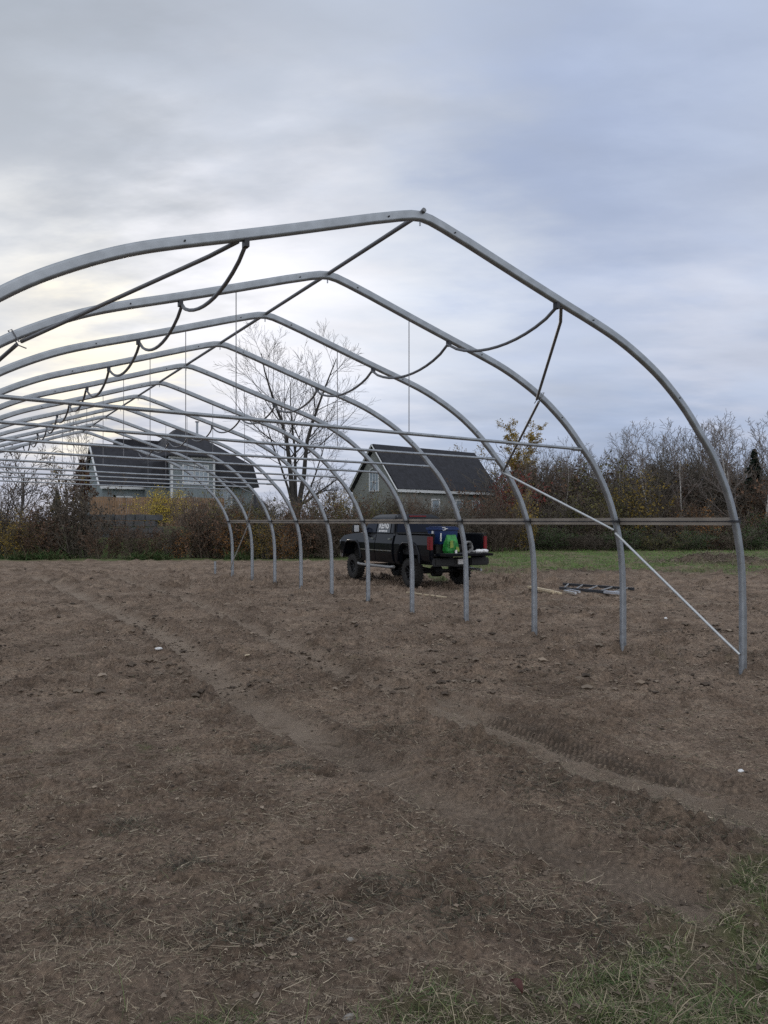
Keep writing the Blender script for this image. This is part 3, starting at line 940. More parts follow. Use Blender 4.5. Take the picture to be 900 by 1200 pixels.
# chassis
ch = MB(); ch.box(-1.05, 4.35, -.46, -.38, .62, .78); ch.box(-1.05, 4.35, .38, .46, .62, .78)
ch.tube([(0, -.75, .41), (0, .75, .41)], .06, 8); ch.tube([(3.64, -.75, .41), (3.64, .75, .41)], .06, 8)
ch.tube([(0, -.13, .41), (0, .13, .41)], .16, 10); ch.tube([(.15, 0, .42), (3.4, 0, .60)], .05, 8)
ch.box(.7, 3.1, -.62, .62, .60, .66); ch.box(-.5, .5, -.7, .7, 1.0, 1.05); ch.box(3.1, 4.2, -.62, .62, .75, 1.2)
for x_ in (0, 3.64):
    for s in (-1, 1): ch.tube([(x_ + .12, s * .55, .40), (x_ + .16, s * .55, 1.0)], .04, 8)
ch.build('chassis', blk, TR)
tg_ = MB(); tg_.box(-1.72, -1.175, -.80, .80, .925, .995); tgo = tg_.build('tailgate', paint, TR, bevel=.015)
MB().box(-1.68, -1.22, -.72, .72, .9965, 1.0015).build('gate_liner', blk, tgo)
bp = MB(); bp.box(-1.36, -1.16, -.93, -.28, .64, .86); bp.box(-1.36, -1.16, .28, .93, .64, .86); bp.box(-1.30, -1.16, -.28, .28, .62, .84)
bpo = bp.build('rear_bumper', blk, TR, bevel=.03)
MB().box(-1.352, -1.342 + .03, -.155, .155, .69, .83).build('licence_plate', M['white'], bpo)
MB().tube([(-1.1, 0, .56), (-1.48, 0, .56)], .04, 6).build('tow_hitch', blk, TR)
MB().tube([(-.7, -.62, .52), (-1.25, -.72, .50)], .04, 8).build('exhaust_pipe', M['alu'], TR)
MB().box(4.55, 4.72, -.92, .92, .66, .92).build('front_bumper', M['chrome'], TR, bevel=.03)
MB().box(4.585, 4.62, -.62, .62, .95, 1.30).build('grille', blk, TR)


def on_truck(o, x_, y_, z_, rz=0):
    p = Vector((org.x, org.y, TR.location.z)) + (Vector((fwd.x, fwd.y, 0)) * x_ + Vector((-rgt.x, -rgt.y, 0)) * y_ + Vector((0, 0, z_))) * TS
    o.location = p; o.rotation_euler = (0, 0, ang + rz)


# ---- load
t = empty('storage_crate'); on_truck(t, -.72, .26, .976, .05)
tag(t, 'low black crate in the truck bed under the blue storage box', 'crate')
MB().box(-.27, .27, -.42, .42, 0, .22).build('crate_body', M['black'], t, bevel=.015)
MB().box(-.29, .29, -.44, .44, .221, .25).build('rim', M['black'], t, bevel=.01)
t = empty('storage_box'); on_truck(t, -.72, .26, 1.228, .05)
tag(t, 'blue plastic storage box with a lid standing in the truck bed', 'storage box')
MB().hexa([(-.25, -.29, 0), (.25, -.29, 0), (.25, .29, 0), (-.25, .29, 0)], [(-.28, -.33, .40), (.28, -.33, .40), (.28, .33, .40), (-.28, .33, .40)]).build('box_body', M['blue'], t, bevel=.02)
lid = MB(); lid.box(-.31, .31, -.36, .36, .402, .475); lid.box(-.26, .26, -.31, .31, .475, .50); lid.build('lid', M['blue'], t, bevel=.02)
arc = [(-.315, .20 + .07 * math.cos(a), .438 + .035 * math.sin(a)) for a in np.linspace(R(50), R(300), 12)]
MB().tube(arc, .010, 6).build('logo', M['white'], t)
MB().tube([(-.317, .18, .436), (-.317, .07, .443)], .009, 6).build('logo', M['white'], t)
for s in (-1, 1): MB().box(-.03 if s < 0 else -.03, .03, s * .335 - .02, s * .335 + .02, .28, .38).build('latch', M['white'], t)
MB().box(-.285, -.262, .25, .285, .10, .32).build('latch', M['white'], t)


def lump(r, seed, squash=1.0, n=14):
    rs = np.random.default_rng(seed); mb = MB(); rows = 9
    ph = rs.uniform(0, 6.28, 6)
    for i in range(rows):
        v = math.pi * i / (rows - 1)
        for k in range(n):
            a = 2 * math.pi * k / n
            w = 1 + .12 * math.sin(3 * a + ph[0] + v * 2) + .10 * math.sin(5 * a - v * 4 + ph[1]) + .06 * math.sin(7 * v + ph[2] + a)
            mb.v.append((r[0] * w * math.sin(v) ** squash * math.cos(a), r[1] * w * math.sin(v) ** squash * math.sin(a), r[2] * (1 - math.cos(v)) * .5))
    for i in range(rows - 1):
        for k in range(n):
            k2 = (k + 1) % n
            mb.f.append((i * n + k, i * n + k2, (i + 1) * n + k2, (i + 1) * n + k))
    return mb


t = empty('bag'); on_truck(t, -1.16, .27, 1.0, .2)
tag(t, 'bright green printed bag standing at the edge of the open tailgate', 'bag')
bg_ = MB(); rs = random.Random(8); rings_ = []
for i_, (hh, hx, hy) in enumerate(((0, .12, .20), (.06, .14, .22), (.20, .13, .22), (.33, .11, .205), (.42, .06, .19), (.47, .025, .17), (.49, .02, .16))):
    for k in range(16):
        a_ = 2 * math.pi * k / 16; c_, s_ = math.cos(a_), math.sin(a_)
        f_ = 1 + rs.uniform(-.09, .09)
        bg_.v.append((hx * f_ * math.copysign(abs(c_) ** .5, c_), hy * f_ * math.copysign(abs(s_) ** .5, s_), hh + rs.uniform(-.012, .012) * (hh > 0)))
for i_ in range(6):
    for k in range(16): bg_.f.append((i_ * 16 + k, i_ * 16 + (k + 1) % 16, (i_ + 1) * 16 + (k + 1) % 16, (i_ + 1) * 16 + k))
bg_.f.append(tuple(96 + k for k in range(16)))
bg_.build('bag_body', M['green'], t)
MB().slab([(-.158, .06, .16), (-.158, .19, .14), (-.148, .17, .34), (-.148, .08, .35)], .008).build('print', M['lime'], t)
MB().slab([(-.162, -.17, .04), (-.162, -.03, .05), (-.156, -.05, .18), (-.156, -.15, .15)], .008).build('print', M['lime'], t)
MB().tube([(-.19, .0, .0), (-.187, .0, .09)], .032, 8).build('print', M['white'], t)
t = empty('cable_coil'); on_truck(t, -1.24, -.26, 1.165, .25)
tag(t, 'grey coil of cable leaning upright on the open tailgate', 'coil')
cb = MB()
for k in range(7):
    rr = .155 - .012 * (k % 3); off = -.045 + .015 * k
    cb.tube([(off + .01 * math.sin(3 * a + k), rr * math.cos(a), rr * math.sin(a) + .008 * math.sin(2 * a + k)) for a in np.linspace(0, 6.2832, 25)], .011, 5, caps=False)
cb.build('windings', M['coil'], t, smooth=True)
MB().tube([(.0, -.15, -.03), (.0, .0, .02), (.02, .14, .02)], .02, 6).build('tie', M['black'], t)
for k, (x_, y_, rx, lab) in enumerate(((-1.45, -.50, .10, 'crumpled white plastic bag nearest the grey cable coil on the tailgate'),
                                      (-1.42, -.70, .12, 'crumpled white plastic bag at the far right end of the tailgate'))):
    o = lump((rx, .13, .11), 20 + k, .8).build('plastic_bag', M['white'], None, smooth=True); on_truck(o, x_, y_, .99, k); tag(o, lab, 'plastic bag')
o = lump((.06, .08, .07), 31, .7).build('tool_pouch', M['coil'], None, smooth=True); on_truck(o, -1.40, -.36, 1.0, .4); tag(o, 'small brown pouch beside the cable coil on the tailgate', 'pouch')


# ------------------------------------------------------------------ things on the ground
def ground_thing(mb, name, m, px, py, label, cat, rz=0, dz=0, smooth=False, group=None):
    gx, gy = ground_at(px, py)
    o = mb.build(name, m, None, smooth=smooth, loc=(gx, gy, hz(gx, gy) + dz)); o.rotation_euler.z = rz
    return tag(o, label, cat, group)


a0, a1 = Vector(ground_at(617, 692)), Vector(ground_at(656, 700))
dl = (a1 - a0); rz = math.atan2(dl.y, dl.x)
for k, (oy, oz, dx, lab) in enumerate(((0, .03, 0, 'pale new wooden plank lying lowest beside the dark ladder'), (.10, .03, .06, 'pale wooden plank lying behind the front plank'),
                                       (.05, .082, -.1, 'pale wooden plank lying on top of the two others'))):
    mb = MB(); mb.box(-.66, .66, -.05, .05, -.022, .03)
    c = (a0 + a1) * .5
    o = mb.build('plank', M['lumber'], None, loc=(c.x + dx - oy * math.sin(rz), c.y + oy * math.cos(rz), hz(c.x, c.y) + oz + .02)); o.rotation_euler.z = rz
    tag(o, lab, 'plank', 'planks beside the ladder')
for k, (px, py, rzz, lab) in enumerate(((668, 699, -.25, 'short silver metal profile lying against the end of the planks'), (672, 696.5, -.12, 'short silver metal profile lying behind the first profile'))):
    ground_thing(MB().box(-.33, .33, -.03, .03, 0, .05), 'metal_profile', M['alu'], px, py, lab, 'metal profile', rz=rz + rzz * .3, dz=.05)
n0, n1 = Vector(ground_at(656, 694)), Vector(ground_at(724, 700)); f0_, f1_ = Vector(ground_at(660, 689)), Vector(ground_at(743, 695))
rz = math.atan2((n1 - n0).y, (n1 - n0).x)
t = empty('ladder', (n0.x, n0.y, hz(n0.x, n0.y) + .10))
tag(t, 'dark ladder lying flat on the soil beside the planks', 'ladder')
for p_, q_ in ((n0, n1), (f0_, f1_)):
    a_, b2_ = p_ - n0, q_ - n0; sd_ = Vector((-(b2_ - a_).y, (b2_ - a_).x)).normalized() * .03
    MB().hexa([(*(a_ - sd_), 0), (*(b2_ - sd_), 0), (*(b2_ + sd_), 0), (*(a_ + sd_), 0)], [(*(a_ - sd_), .07), (*(b2_ - sd_), .07), (*(b2_ + sd_), .07), (*(a_ + sd_), .07)]).build('rail', M['ladder'], t)
for k in range(5):
    w_ = .08 + .84 * k / 4
    a_, b2_ = n0.lerp(n1, w_) - n0, f0_.lerp(f1_, w_) - n0
    MB().tube([(a_.x, a_.y, .05), (b2_.x, b2_.y, .05)], .02, 8).build('rung', M['coil'], t)
ground_thing(MB().box(-.24, .24, -.07, .07, 0, .06), 'metal_profile', M['alu'], 719, 700, 'silver metal piece lying across the near rail of the ladder', 'metal profile', rz=rz, dz=.06)
p0, p1 = Vector(ground_at(476, 696)), Vector(ground_at(522, 702)); dl = p1 - p0
ground_thing(MB().box(-dl.length / 2, dl.length / 2, -.025, .025, 0, .03), 'wooden_stake', M['lumber'], 499, 699, 'thin pale wooden stake lying on the soil behind the truck', 'stake', rz=math.atan2(dl.y, dl.x), dz=.02)
for px, py, r_, m, nm, lab, cat in ((186, 767, (.055, .035, .04), 'white', 'litter', 'crumpled white litter on the soil left of the frame', 'litter'),
                                    (868, 903, (.035, .02, .02), 'white', 'litter', 'small white scrap of litter beside the tyre track', 'litter'),
                                    (411, 1107, (.020, .014, .012), 'pebble', 'stone', 'small flat pale stone beside the dark sod clump', 'stone'),
                                    (409, 1196, (.028, .018, .015), 'pebble', 'stone', 'small rounded stone at the near edge of the soil', 'stone'),
                                    (570, 711, (.03, .03, .03), 'white', 'litter', 'tiny white scrap of litter lying behind the truck', 'litter'),
                                    (780, 731, (.03, .03, .04), 'white', 'litter', 'tiny white scrap of litter between the two nearest legs', 'litter'),
                                    (290, 771, (.05, .02, .02), 'lumber', 'wood_chip', 'small pale wood chip on the soil', 'wood chip')):
    ground_thing(lump(r_, px, .8, 9), nm, M[m], px, py, lab, cat, rz=px, smooth=True, dz=-.003)
lf = MB()
for k in range(8):
    a = k / 7
    w_ = .035 * math.sin(math.pi * min(1, a * .9 + .08))
    w_ *= .6
    lf.v.extend([(-.04 + .08 * a, -w_, .012 + .02 * math.sin(a * 3) + .012), (-.04 + .08 * a, 0, .012 + .02 * math.sin(a * 3)), (-.04 + .08 * a, w_, .012 + .02 * math.sin(a * 3) + .016)])
for k in range(7):
    for j in (0, 1): lf.f.append((k * 3 + j, k * 3 + j + 1, k * 3 + j + 4, k * 3 + j + 3))
ground_thing(lf, 'fallen_leaf', mat('red_leaf', (.075, .024, .018), var=.3), 605, 1172, 'single reddish brown fallen leaf lying on the near grass', 'leaf', rz=2.0, dz=.01)


# ------------------------------------------------------------------ houses
def house_frame(px, py, z, rot):
    p = at(px, py, z)
    return p, rot


# right house: gable roof, ridge running away to the right
HR = empty('house', (-.84, 56.0, -.1), math.atan2(7.3, 8.43))
tag(HR, 'grey sided house with a long dark gable roof behind the pickup truck', 'house')
Lh, wh, zr, ze = 11.15, 2.89, 7.74, 4.28
wl = MB()
wl.prism([(0, 0)], 0, 0) if False else None
wl.box(.15, Lh - .15, -wh + .25, wh - .25, 0, ze + .02)
wl.add([(.15, -wh + .25, ze + .02), (.15, wh - .25, ze + .02), (.15, 0, zr - .25), (Lh - .15, -wh + .25, ze + .02), (Lh - .15, wh - .25, ze + .02), (Lh - .15, 0, zr - .25)],
       [(0, 2, 1), (3, 4, 5), (0, 3, 5, 2), (1, 2, 5, 4)])
wl.build('wall', M['siding_olive'], HR)
rf = MB()
for s in (-1, 1):
    q = [(-.1, 0, zr), (Lh + .1, 0, zr), (Lh + .1, s * wh, ze), (-.1, s * wh, ze)]
    if s > 0: q = q[::-1]
    rf.slab(q[::-1], .14)
rfo = rf.build('roof', M['roof'], HR)
MB().box(-.1, Lh + .1, -wh - .06, -wh + .02, ze - .16, ze + .05).build('fascia', M['trim'], rfo)
for s in (-1, 1):
    tr_ = MB(); tr_.tube([(-.14, 0, zr + .02), (-.14, s * wh, ze - .02)], .055, 4); tr_.build('bargeboard', M['trim'], rfo)


def window(parent, c, ux, w, h, out, panes=(2, 2), name='window'):
    """window centred on c in a wall; ux along the wall, out the outward normal"""
    c, ux, out = Vector(c), Vector(ux).normalized(), Vector(out).normalized()
    up = Vector((0, 0, 1))

    def bar(a0_, a1_, b0, b1, d0, d1, mb):
        bot = [c + ux * a0_ + up * b0 + out * d0, c + ux * a1_ + up * b0 + out * d0, c + ux * a1_ + up * b0 + out * d1, c + ux * a0_ + up * b0 + out * d1]
        top = [p + up * (b1 - b0) for p in bot]
        mb.hexa(bot, top)
    gl = MB(); bar(-w / 2, w / 2, -h / 2, h / 2, .004, .02, gl); g = gl.build(name, M['glass_house'], parent)
    fr = MB(); t = .10
    bar(-w / 2 - t, -w / 2, -h / 2 - t, h / 2 + t, .0, .06, fr); bar(w / 2, w / 2 + t, -h / 2 - t, h / 2 + t, .0, .06, fr)
    bar(-w / 2, w / 2, h / 2, h / 2 + t, .0, .06, fr); bar(-w / 2, w / 2, -h / 2 - t, -h / 2, .0, .06, fr)
    for i in range(1, panes[0]): x_ = -w / 2 + w * i / panes[0]; bar(x_ - .025, x_ + .025, -h / 2, h / 2, .021, .045, fr)
    for j in range(1, panes[1]): z_ = -h / 2 + h * j / panes[1]; bar(-w / 2, w / 2, z_ - .02, z_ + .02, .022, .04, fr)
    fr.build('window_frame', M['trim'], g)
    return g


gw = window(HR, (.14, 0, 5.0), (0, 1, 0), .95, 1.35, (-1, 0, 0), (3, 2))
ar = MB(); ar.tube([(.08, .52 * math.cos(a), 5.72 + .30 * math.sin(a)) for a in np.linspace(0, math.pi, 10)], .05, 5); ar.build('window_arch', M['trim'], gw)
window(HR, (4.0, -wh + .24, 3.0), (1, 0, 0), .7, 1.2, (0, -1, 0), (1, 2))
window(HR, (6.6, -wh + .24, 3.2), (1, 0, 0), .6, .8, (0, -1, 0), (1, 1))
window(HR, (8.6, -wh + .24, 2.6), (1, 0, 0), .7, 1.9, (0, -1, 0), (1, 2))

# left house: low wing with a steep roof, taller hipped block with a wall dormer
HL = empty('house', (-21.0, 55.0, 1.4), math.atan2(.54, .84))
tag(HL, 'large grey house with steep dark hipped roofs behind the wooden fence', 'house')
b_ = -1.5
wl = MB(); wl.box(.15, 7.4, .35, 7.0, -.6, 3.1)
wl.add([(.15, .35, 3.1), (.15, 7.0, 3.1), (.15, 3.6, 6.3)], [(0, 2, 1)])
wl.box(3.2, 11.5, -1.4, 9, -.6, 3.45)
wl.build('wall', M['siding'], HL)
rf = MB()
rf.slab([(-.1, 0, 3.05), (6.9, 0, 3.05), (6.9, 3.6, 6.5), (-.1, 3.6, 6.5)], .14)
rf.slab([(6.9, 7.2, 3.05), (-.1, 7.2, 3.05), (-.1, 3.6, 6.5), (6.9, 3.6, 6.5)], .14)
# mansard block
lo_ = [(2.9, -2.0, 3.2), (11.75, -2.0, 3.2), (11.75, 9.6, 3.2), (2.9, 9.6, 3.2)]
mi_ = [(3.4, -1.6, 4.95), (11.4, -1.6, 4.95), (11.4, 9.2, 4.95), (3.4, 9.2, 4.95)]
rf.hexa(lo_, mi_)
tp_ = [(6.7, 3.6, 8.15), (7.7, 3.6, 8.15), (7.7, 4.4, 8.15), (6.7, 4.4, 8.15)]
rf.hexa([(x_, y_, z_ + .003) for x_, y_, z_ in mi_], tp_)
rf.box(2.2, 6.2, 4.6, 6.0, 5.6, 7.2)
rfo = rf.build('roof', M['roof'], HL)
MB().box(-.1, 6.9, -.09, -.01, 2.92, 3.12).build('fascia', M['trim'], rfo)
MB().tube([(-.14, -.02, 3.1), (-.14, 3.6, 6.62)], .09, 4).build('bargeboard', M['trim'], rfo)
MB().tube([(8.6, 3.9, 7.2), (8.6, 3.9, 8.9)], .10, 8).build('chimney', M['galv'], rfo)
ck = MB(); ck.box(8.46, 8.74, 3.76, 4.04, 8.90, 8.97); ck.build('chimney_cap', M['bolt'], rfo)
# skylight on the right hip
MB().slab([(8.9, 1.7, 6.95), (9.6, 1.7, 6.35), (9.6, 2.5, 6.4), (8.9, 2.5, 7.0)], .2).build('skylight', M['trim'], rfo)
dm = MB(); dm.box(4.5, 7.75, -2.55, 0.5, .0, 5.35); dmo = dm.build('dormer', M['siding'], HL)
tr_ = MB(); tr_.box(4.42, 4.58, -2.60, -2.4, 1.6, 5.35); tr_.box(7.67, 7.83, -2.60, -2.4, 0.5, 5.35); tr_.box(4.3, 7.95, -2.64, -2.4, 5.20, 5.35); tr_.build('corner_trim', M['trim'], dmo)
MB().box(4.2, 8.05, -2.9, .6, 5.36, 5.48).build('dormer_roof', M['roof'], dmo)
window(HL, (5.75, -2.56, 4.05), (1, 0, 0), .75, 1.25, (0, -1, 0), (2, 3))
window(HL, (6.75, -2.56, 4.05), (1, 0, 0), .95, 1.25, (0, -1, 0), (3, 3))
window(HL, (8.9, -1.41, 2.2), (1, 0, 0), 1.3, 1.3, (0, -1, 0), (4, 2))
window(HL, (1.6, .34, 1.75), (1, 0, 0), 1.3, 1.1, (0, -1, 0), (2, 1))
window(HL, (3.35, -1.41, 1.75), (1, 0, 0), .0 + 1.6, 1.0, (0, -1, 0), (2, 1)) if False else None
window(HL, (5.6, -2.56, 1.75), (1, 0, 0), 1.4, .9, (0, -1, 0), (2, 1))
gr = MB(); gr.hexa([(11.2, -1.9, 1.6), (13.0, -1.4, 1.6), (13.0, 6, 1.6), (11.2, 6, 1.6)], [(11.2, 1.4, 3.6), (11.9, 1.5, 3.6), (11.9, 5, 3.6), (11.2, 5, 3.6)]); gr.build('porch_roof', M['roof'], HL)
MB().box(11.3, 12.7, -1.2, 5.5, -.6, 1.6).build('porch_wall', M['siding'], HL)

# board fence and the low stone wall under it
f0, f1 = at(106, 583, 48.5), at(262, 585, 50.5)
dv = f1 - f0; FL = math.hypot(dv.x, dv.y)
FN = empty('wooden_fence', (f0.x, f0.y, 1.45), math.atan2(dv.y, dv.x))
tag(FN, 'brown upright board fence in front of the left house', 'fence')
bd = MB(); x_ = 0; k = 0
while x_ < FL:
    bd.box(x_, x_ + .135, -.012, .012, .45 - .5, 2.03 + .03 * math.sin(k * 12.9)); x_ += .15; k += 1
bd.build('boards', M['fence'], FN)
for zz in (.6, 1.7): MB().box(0, FL, .013, .05, zz, zz + .09).build('rail', M['fence'], FN)
for k in range(5): MB().box(k * FL / 4 - .05, k * FL / 4 + .05, .051, .15, -.1, 2.0).build('post', M['fence'], FN)
w0, w1 = at(112, 606, 42.5), at(185, 606, 42.5)
sw = MB(); rs = random.Random(5)
for r_ in range(4):
    x_ = rs.uniform(-.4, 0)
    while x_ < w1.x - w0.x:
        l_ = rs.uniform(.5, .9)
        sw.box(x_, x_ + l_ - .03, -.22 + rs.uniform(-.04, .04), .25, r_ * .36, r_ * .36 + .34 + rs.uniform(-.02, .01)); x_ += l_
o = sw.build('stone_wall', M['stone'], None, bevel=.03, loc=(w0.x, 42.0, .85)); tag(o, 'low grey stone wall half hidden by the hedge below the fence', 'stone wall')


# ------------------------------------------------------------------ plants
def grow(mbs, start, d, length, rad, level, rs, P):
    """one branch and its children; mbs = [trunk mesh, crown mesh]"""
    nseg = P['segs'][level]
    pts, rads = [start.copy()], [rad]
    p = start.copy(); d = d.normalized()
    kink, lift = P['kink'][level], P['lift'][level]
    dirs = [d.copy()]
    for i in range(nseg):
        d = (d + Vector((rs.gauss(0, kink), rs.gauss(0, kink), rs.gauss(0, kink) + lift))).normalized()
        p = p + d * (length / nseg)
        pts.append(p.copy()); dirs.append(d.copy())
        rads.append(max(rad * (1 - (1 - P['taper'][level]) * (i + 1) / nseg), P['rmin']))
    mbs[0 if level <= P['trunk_levels'] else 1].tube(pts, rads, P['sides'][level], caps=False)
    if level >= P['max']:
        P.setdefault('tips', []).append((pts, dirs)); return
    nch = P['kids'][level]
    nch = max(1, int(nch * rs.uniform(.75, 1.25) + .5))
    for k in range(nch):
        f = P['from'][level] + (1 - P['from'][level]) * ((k + rs.random()) / nch)
        x = f * nseg; i = min(int(x), nseg - 1); q = pts[i].lerp(pts[i + 1], x - i)
        dd = dirs[i + 1]
        perp = dd.orthogonal().normalized()
        perp.rotate(Matrix.Rotation(k * 2.4 + rs.uniform(-.6, .6), 3, dd))
        an = R(P['angle'][level] * rs.uniform(.7, 1.3))
        nd = dd * math.cos(an) + perp * math.sin(an)
        ll = length * P['ratio'][level] * rs.uniform(.65, 1.2) * (1.15 - .6 * f if level else 1.0)
        grow(mbs, q, nd, ll, max(rads[i] * P['rr'][level] * rs.uniform(.8, 1.1), P['rmin']), level + 1, rs, P)


def leaf_quads(mb, pos, size, rs, up=.3):
    """pointed leaf-like quads at random attitudes"""
    for p in pos:
        s = size * rs.uniform(.6, 1.35)
        a = Vector((rs.gauss(0, 1), rs.gauss(0, 1), rs.gauss(0, .8))).normalized()
        b = a.orthogonal().normalized(); b.rotate(Matrix.Rotation(rs.uniform(0, 6.28), 3, a))
        n = len(mb.v); c = a.cross(b) * .12 * s
        for q in (p - a * s * .5, p - b * s * .3 + c, p + a * s * .5, p + b * s * .3 + c): mb.v.append((q.x, q.y, q.z))
        mb.f.append((n, n + 1, n + 2, n + 3))


def near_tips(tips, count, spread, rs):
    out = []
    for _ in range(count):
        pts, _d = rs.choice(tips); i = rs.randrange(1, len(pts))
        p = pts[i - 1].lerp(pts[i], rs.random())
        out.append(p + Vector((rs.gauss(0, spread), rs.gauss(0, spread), rs.gauss(0, spread))))
    return out


def finish_tree(name, tr, cr, mt, mc, loc=(0, 0, 0)):
    root = empty(name, loc)
    tr.build('trunk', mt, root, smooth=True); cr.build('crown', mc, root)
    return root


# ---- the big bare tree between the houses
def big_tree():
    rs = random.Random(22)
    mbs = [MB(), MB()]
    P = dict(segs=[3, 9, 8, 7, 6], kink=[.03, .06, .055, .05, .05], lift=[0, .02, .03, .03, .02], taper=[.9, .15, .2, .25, .4],
             kids=[0, 11, 8, 6, 0], angle=[20, 40, 36, 32, 30], ratio=[1, .48, .52, .56, .6], rr=[.8, .40, .45, .55, .6],
             sides=[9, 8, 6, 4, 3], trunk_levels=2, rmin=.007, max=4)
    P['from'] = [.5, .28, .2, .2, .15, .2]
    mbs[0].tube([(0, 0, -.3), (0, 0, .5), (.02, 0, 1.6)], [.40, .32, .30], 10)
    for (dx, dy, ln, r_, x0, lv) in ((-.18, .05, 11.0, .20, -.14, 1), (.23, -.08, 10.8, .19, .14, 1), (.03, .25, 9.6, .14, .0, 1), (-.38, -.2, 7.4, .10, -.1, 1), (.50, .1, 6.4, .085, .2, 1)):
        grow(mbs, Vector((x0, 0, 1.2)), Vector((dx, dy, 1)), ln, r_, lv, rs, P)
    grow(mbs, Vector((.2, 0, 1.5)), Vector((1, .05, .42)), 3.6, .11, 2, rs, P)
    return finish_tree('bare_tree', mbs[0], mbs[1], M['bark_dark'], M['bark_dark'])


bt = big_tree()
pb = at(347, 600, 51.0)
bt.location = (pb.x, pb.y, 1.5)
tag(bt, 'large leafless tree with two main stems rising between the two houses', 'tree')


# ---- prototypes of slim bare trees for the wood
def slim_tree(seed, h, spread=30, kids=13, pale=False, rt=.075):
    rs = random.Random(seed)
    mbs = [MB(), MB()]
    P = dict(segs=[9, 5, 4, 3], kink=[.045, .10, .14, .2], lift=[.03, .07, .07, .05], taper=[.18, .35, .5, .6], kids=[kids, 6, 5, 0],
             angle=[spread, 36, 40, 40], ratio=[.36, .48, .55, .5], rr=[.5, .6, .65, .6], sides=[7, 5, 3, 3], trunk_levels=0, rmin=.0125, max=3)
    P['from'] = [.22, .2, .15, .2]
    grow(mbs, Vector((0, 0, -.2)), Vector((rs.gauss(0, .05), rs.gauss(0, .05), 1)), h, rt, 0, rs, P)
    return finish_tree('birch_tree' if pale else 'bare_tree', mbs[0], mbs[1], M['birch'] if pale else M['bark'], M['birch_twig'] if pale else M['twig'])


def thicket_tree(seed, h, mt='bark', mc='twig'):
    rs = random.Random(seed)
    mbs = [MB(), MB()]
    P = dict(segs=[6, 5, 4, 3], kink=[.06, .10, .14, .2], lift=[.04, .06, .06, .05], taper=[.25, .35, .5, .6], kids=[8, 5, 4, 0],
             angle=[30, 36, 40, 40], ratio=[.42, .5, .55, .5], rr=[.5, .6, .65, .6], sides=[6, 4, 3, 3], trunk_levels=0, rmin=.0125, max=3)
    P['from'] = [.15, .2, .15, .2]
    for k in range(5):
        a = k * 1.26 + rs.random()
        grow(mbs, Vector((.25 * math.cos(a), .25 * math.sin(a), -.2)), Vector((.32 * math.cos(a), .32 * math.sin(a), 1)), h * rs.uniform(.75, 1), .05, 0, rs, P)
    return finish_tree('bare_tree', mbs[0], mbs[1], M[mt], M[mc])


def leafy_tree(seed, h, leafmat, nl=2600, name='leafy_tree', size=.16, w=30):
    rs = random.Random(seed)
    mbs = [MB(), MB()]
    P = dict(segs=[7, 5, 4, 3], kink=[.05, .10, .14, .2], lift=[.03, .06, .06, .05], taper=[.25, .35, .5, .6], kids=[12, 6, 4, 0],
             angle=[w, 38, 40, 40], ratio=[.42, .5, .55, .5], rr=[.5, .6, .65, .6], sides=[7, 5, 3, 3], trunk_levels=1, rmin=.013, max=3)
    P['from'] = [.2, .2, .15, .2]
    grow(mbs, Vector((0, 0, -.2)), Vector((0, 0, 1)), h, .11, 0, rs, P)
    root = finish_tree(name, mbs[0], mbs[1], M['bark'], M['twig'])
    lf_ = MB(); leaf_quads(lf_, near_tips(P['tips'], nl, .14, rs), size, rs); lf_.build('foliage', leafmat, root)
    return root


def shrub(seed, h, w, leafmat, nl, name='bush', size=.125, twigm='twig', stems=16):
    rs = random.Random(seed)
    mbs = [MB(), MB()]
    P = dict(segs=[5, 4, 3], kink=[.09, .16, .22], lift=[.0, .04, .02], taper=[.35, .45, .6], kids=[10, 5, 0], angle=[38, 40, 40], ratio=[.42, .5, .5],
             rr=[.6, .65, .6], sides=[4, 3, 3], trunk_levels=9, rmin=.009, max=2)
    P['from'] = [.05, .1, .2]
    for k in range(stems):
        a = rs.uniform(0, 6.28); r_ = abs(rs.gauss(0, .5)); tilt = rs.uniform(.05, 1) * w / h
        ln = h * rs.uniform(.62, 1.08) * (1 - .25 * tilt * tilt)
        grow(mbs, Vector((r_ * .4 * w * math.cos(a), r_ * .4 * w * math.sin(a), -.1)), Vector((tilt * .75 * math.cos(a), tilt * .75 * math.sin(a), 1)), ln, .022, 0, rs, P)
    root = empty(name)
    mbs[0].build('stems', M[twigm], root)
    if nl:
        lf_ = MB(); leaf_quads(lf_, near_tips(P['tips'], int(nl * 1.4), .10, rs), size, rs); lf_.build('foliage', leafmat, root)
    return root


def conifer(seed, h, w, nm, name='conifer_tree'):
    rs = random.Random(seed); root = empty(name)
    MB().tube([(0, 0, -.2), (0, 0, h)], [h * .02, .01], 6).build('trunk', M['bark_dark'], root)
    lf_ = MB(); n = int(260 * h)
    for _ in range(n):
        f = rs.random() ** .8; z = .05 * h + f * h * .95; rmax = w * (1 - f) ** .85 * (1 + .25 * math.sin(z * 5 + seed)) * .5 + .03
        a = rs.uniform(0, 6.28); r_ = rmax * math.sqrt(rs.random()) * rs.uniform(.85, 1.15)
        leaf_quads(lf_, [Vector((r_ * math.cos(a), r_ * math.sin(a), z - .25 * r_))], .20 + .012 * h, rs)
    lf_.build('crown', nm, root)
    return root


def place(proto, first, px, Z, label, cat, group=None, s=1.0, rz=0.0, py=None, zoff=0.0, sx=1.0):
    o = proto if first else copy_tree(proto)
    x_ = (px - CX) / F * Z
    o.location = (x_, Z, hz(x_, Z) + zoff); o.rotation_euler = (0, 0, rz); o.scale = (s * sx, s * sx, s)
    for k in ('label', 'category', 'group'):
        if k in o.keys(): del o[k]
    tag(o, label, cat, group)
    return o


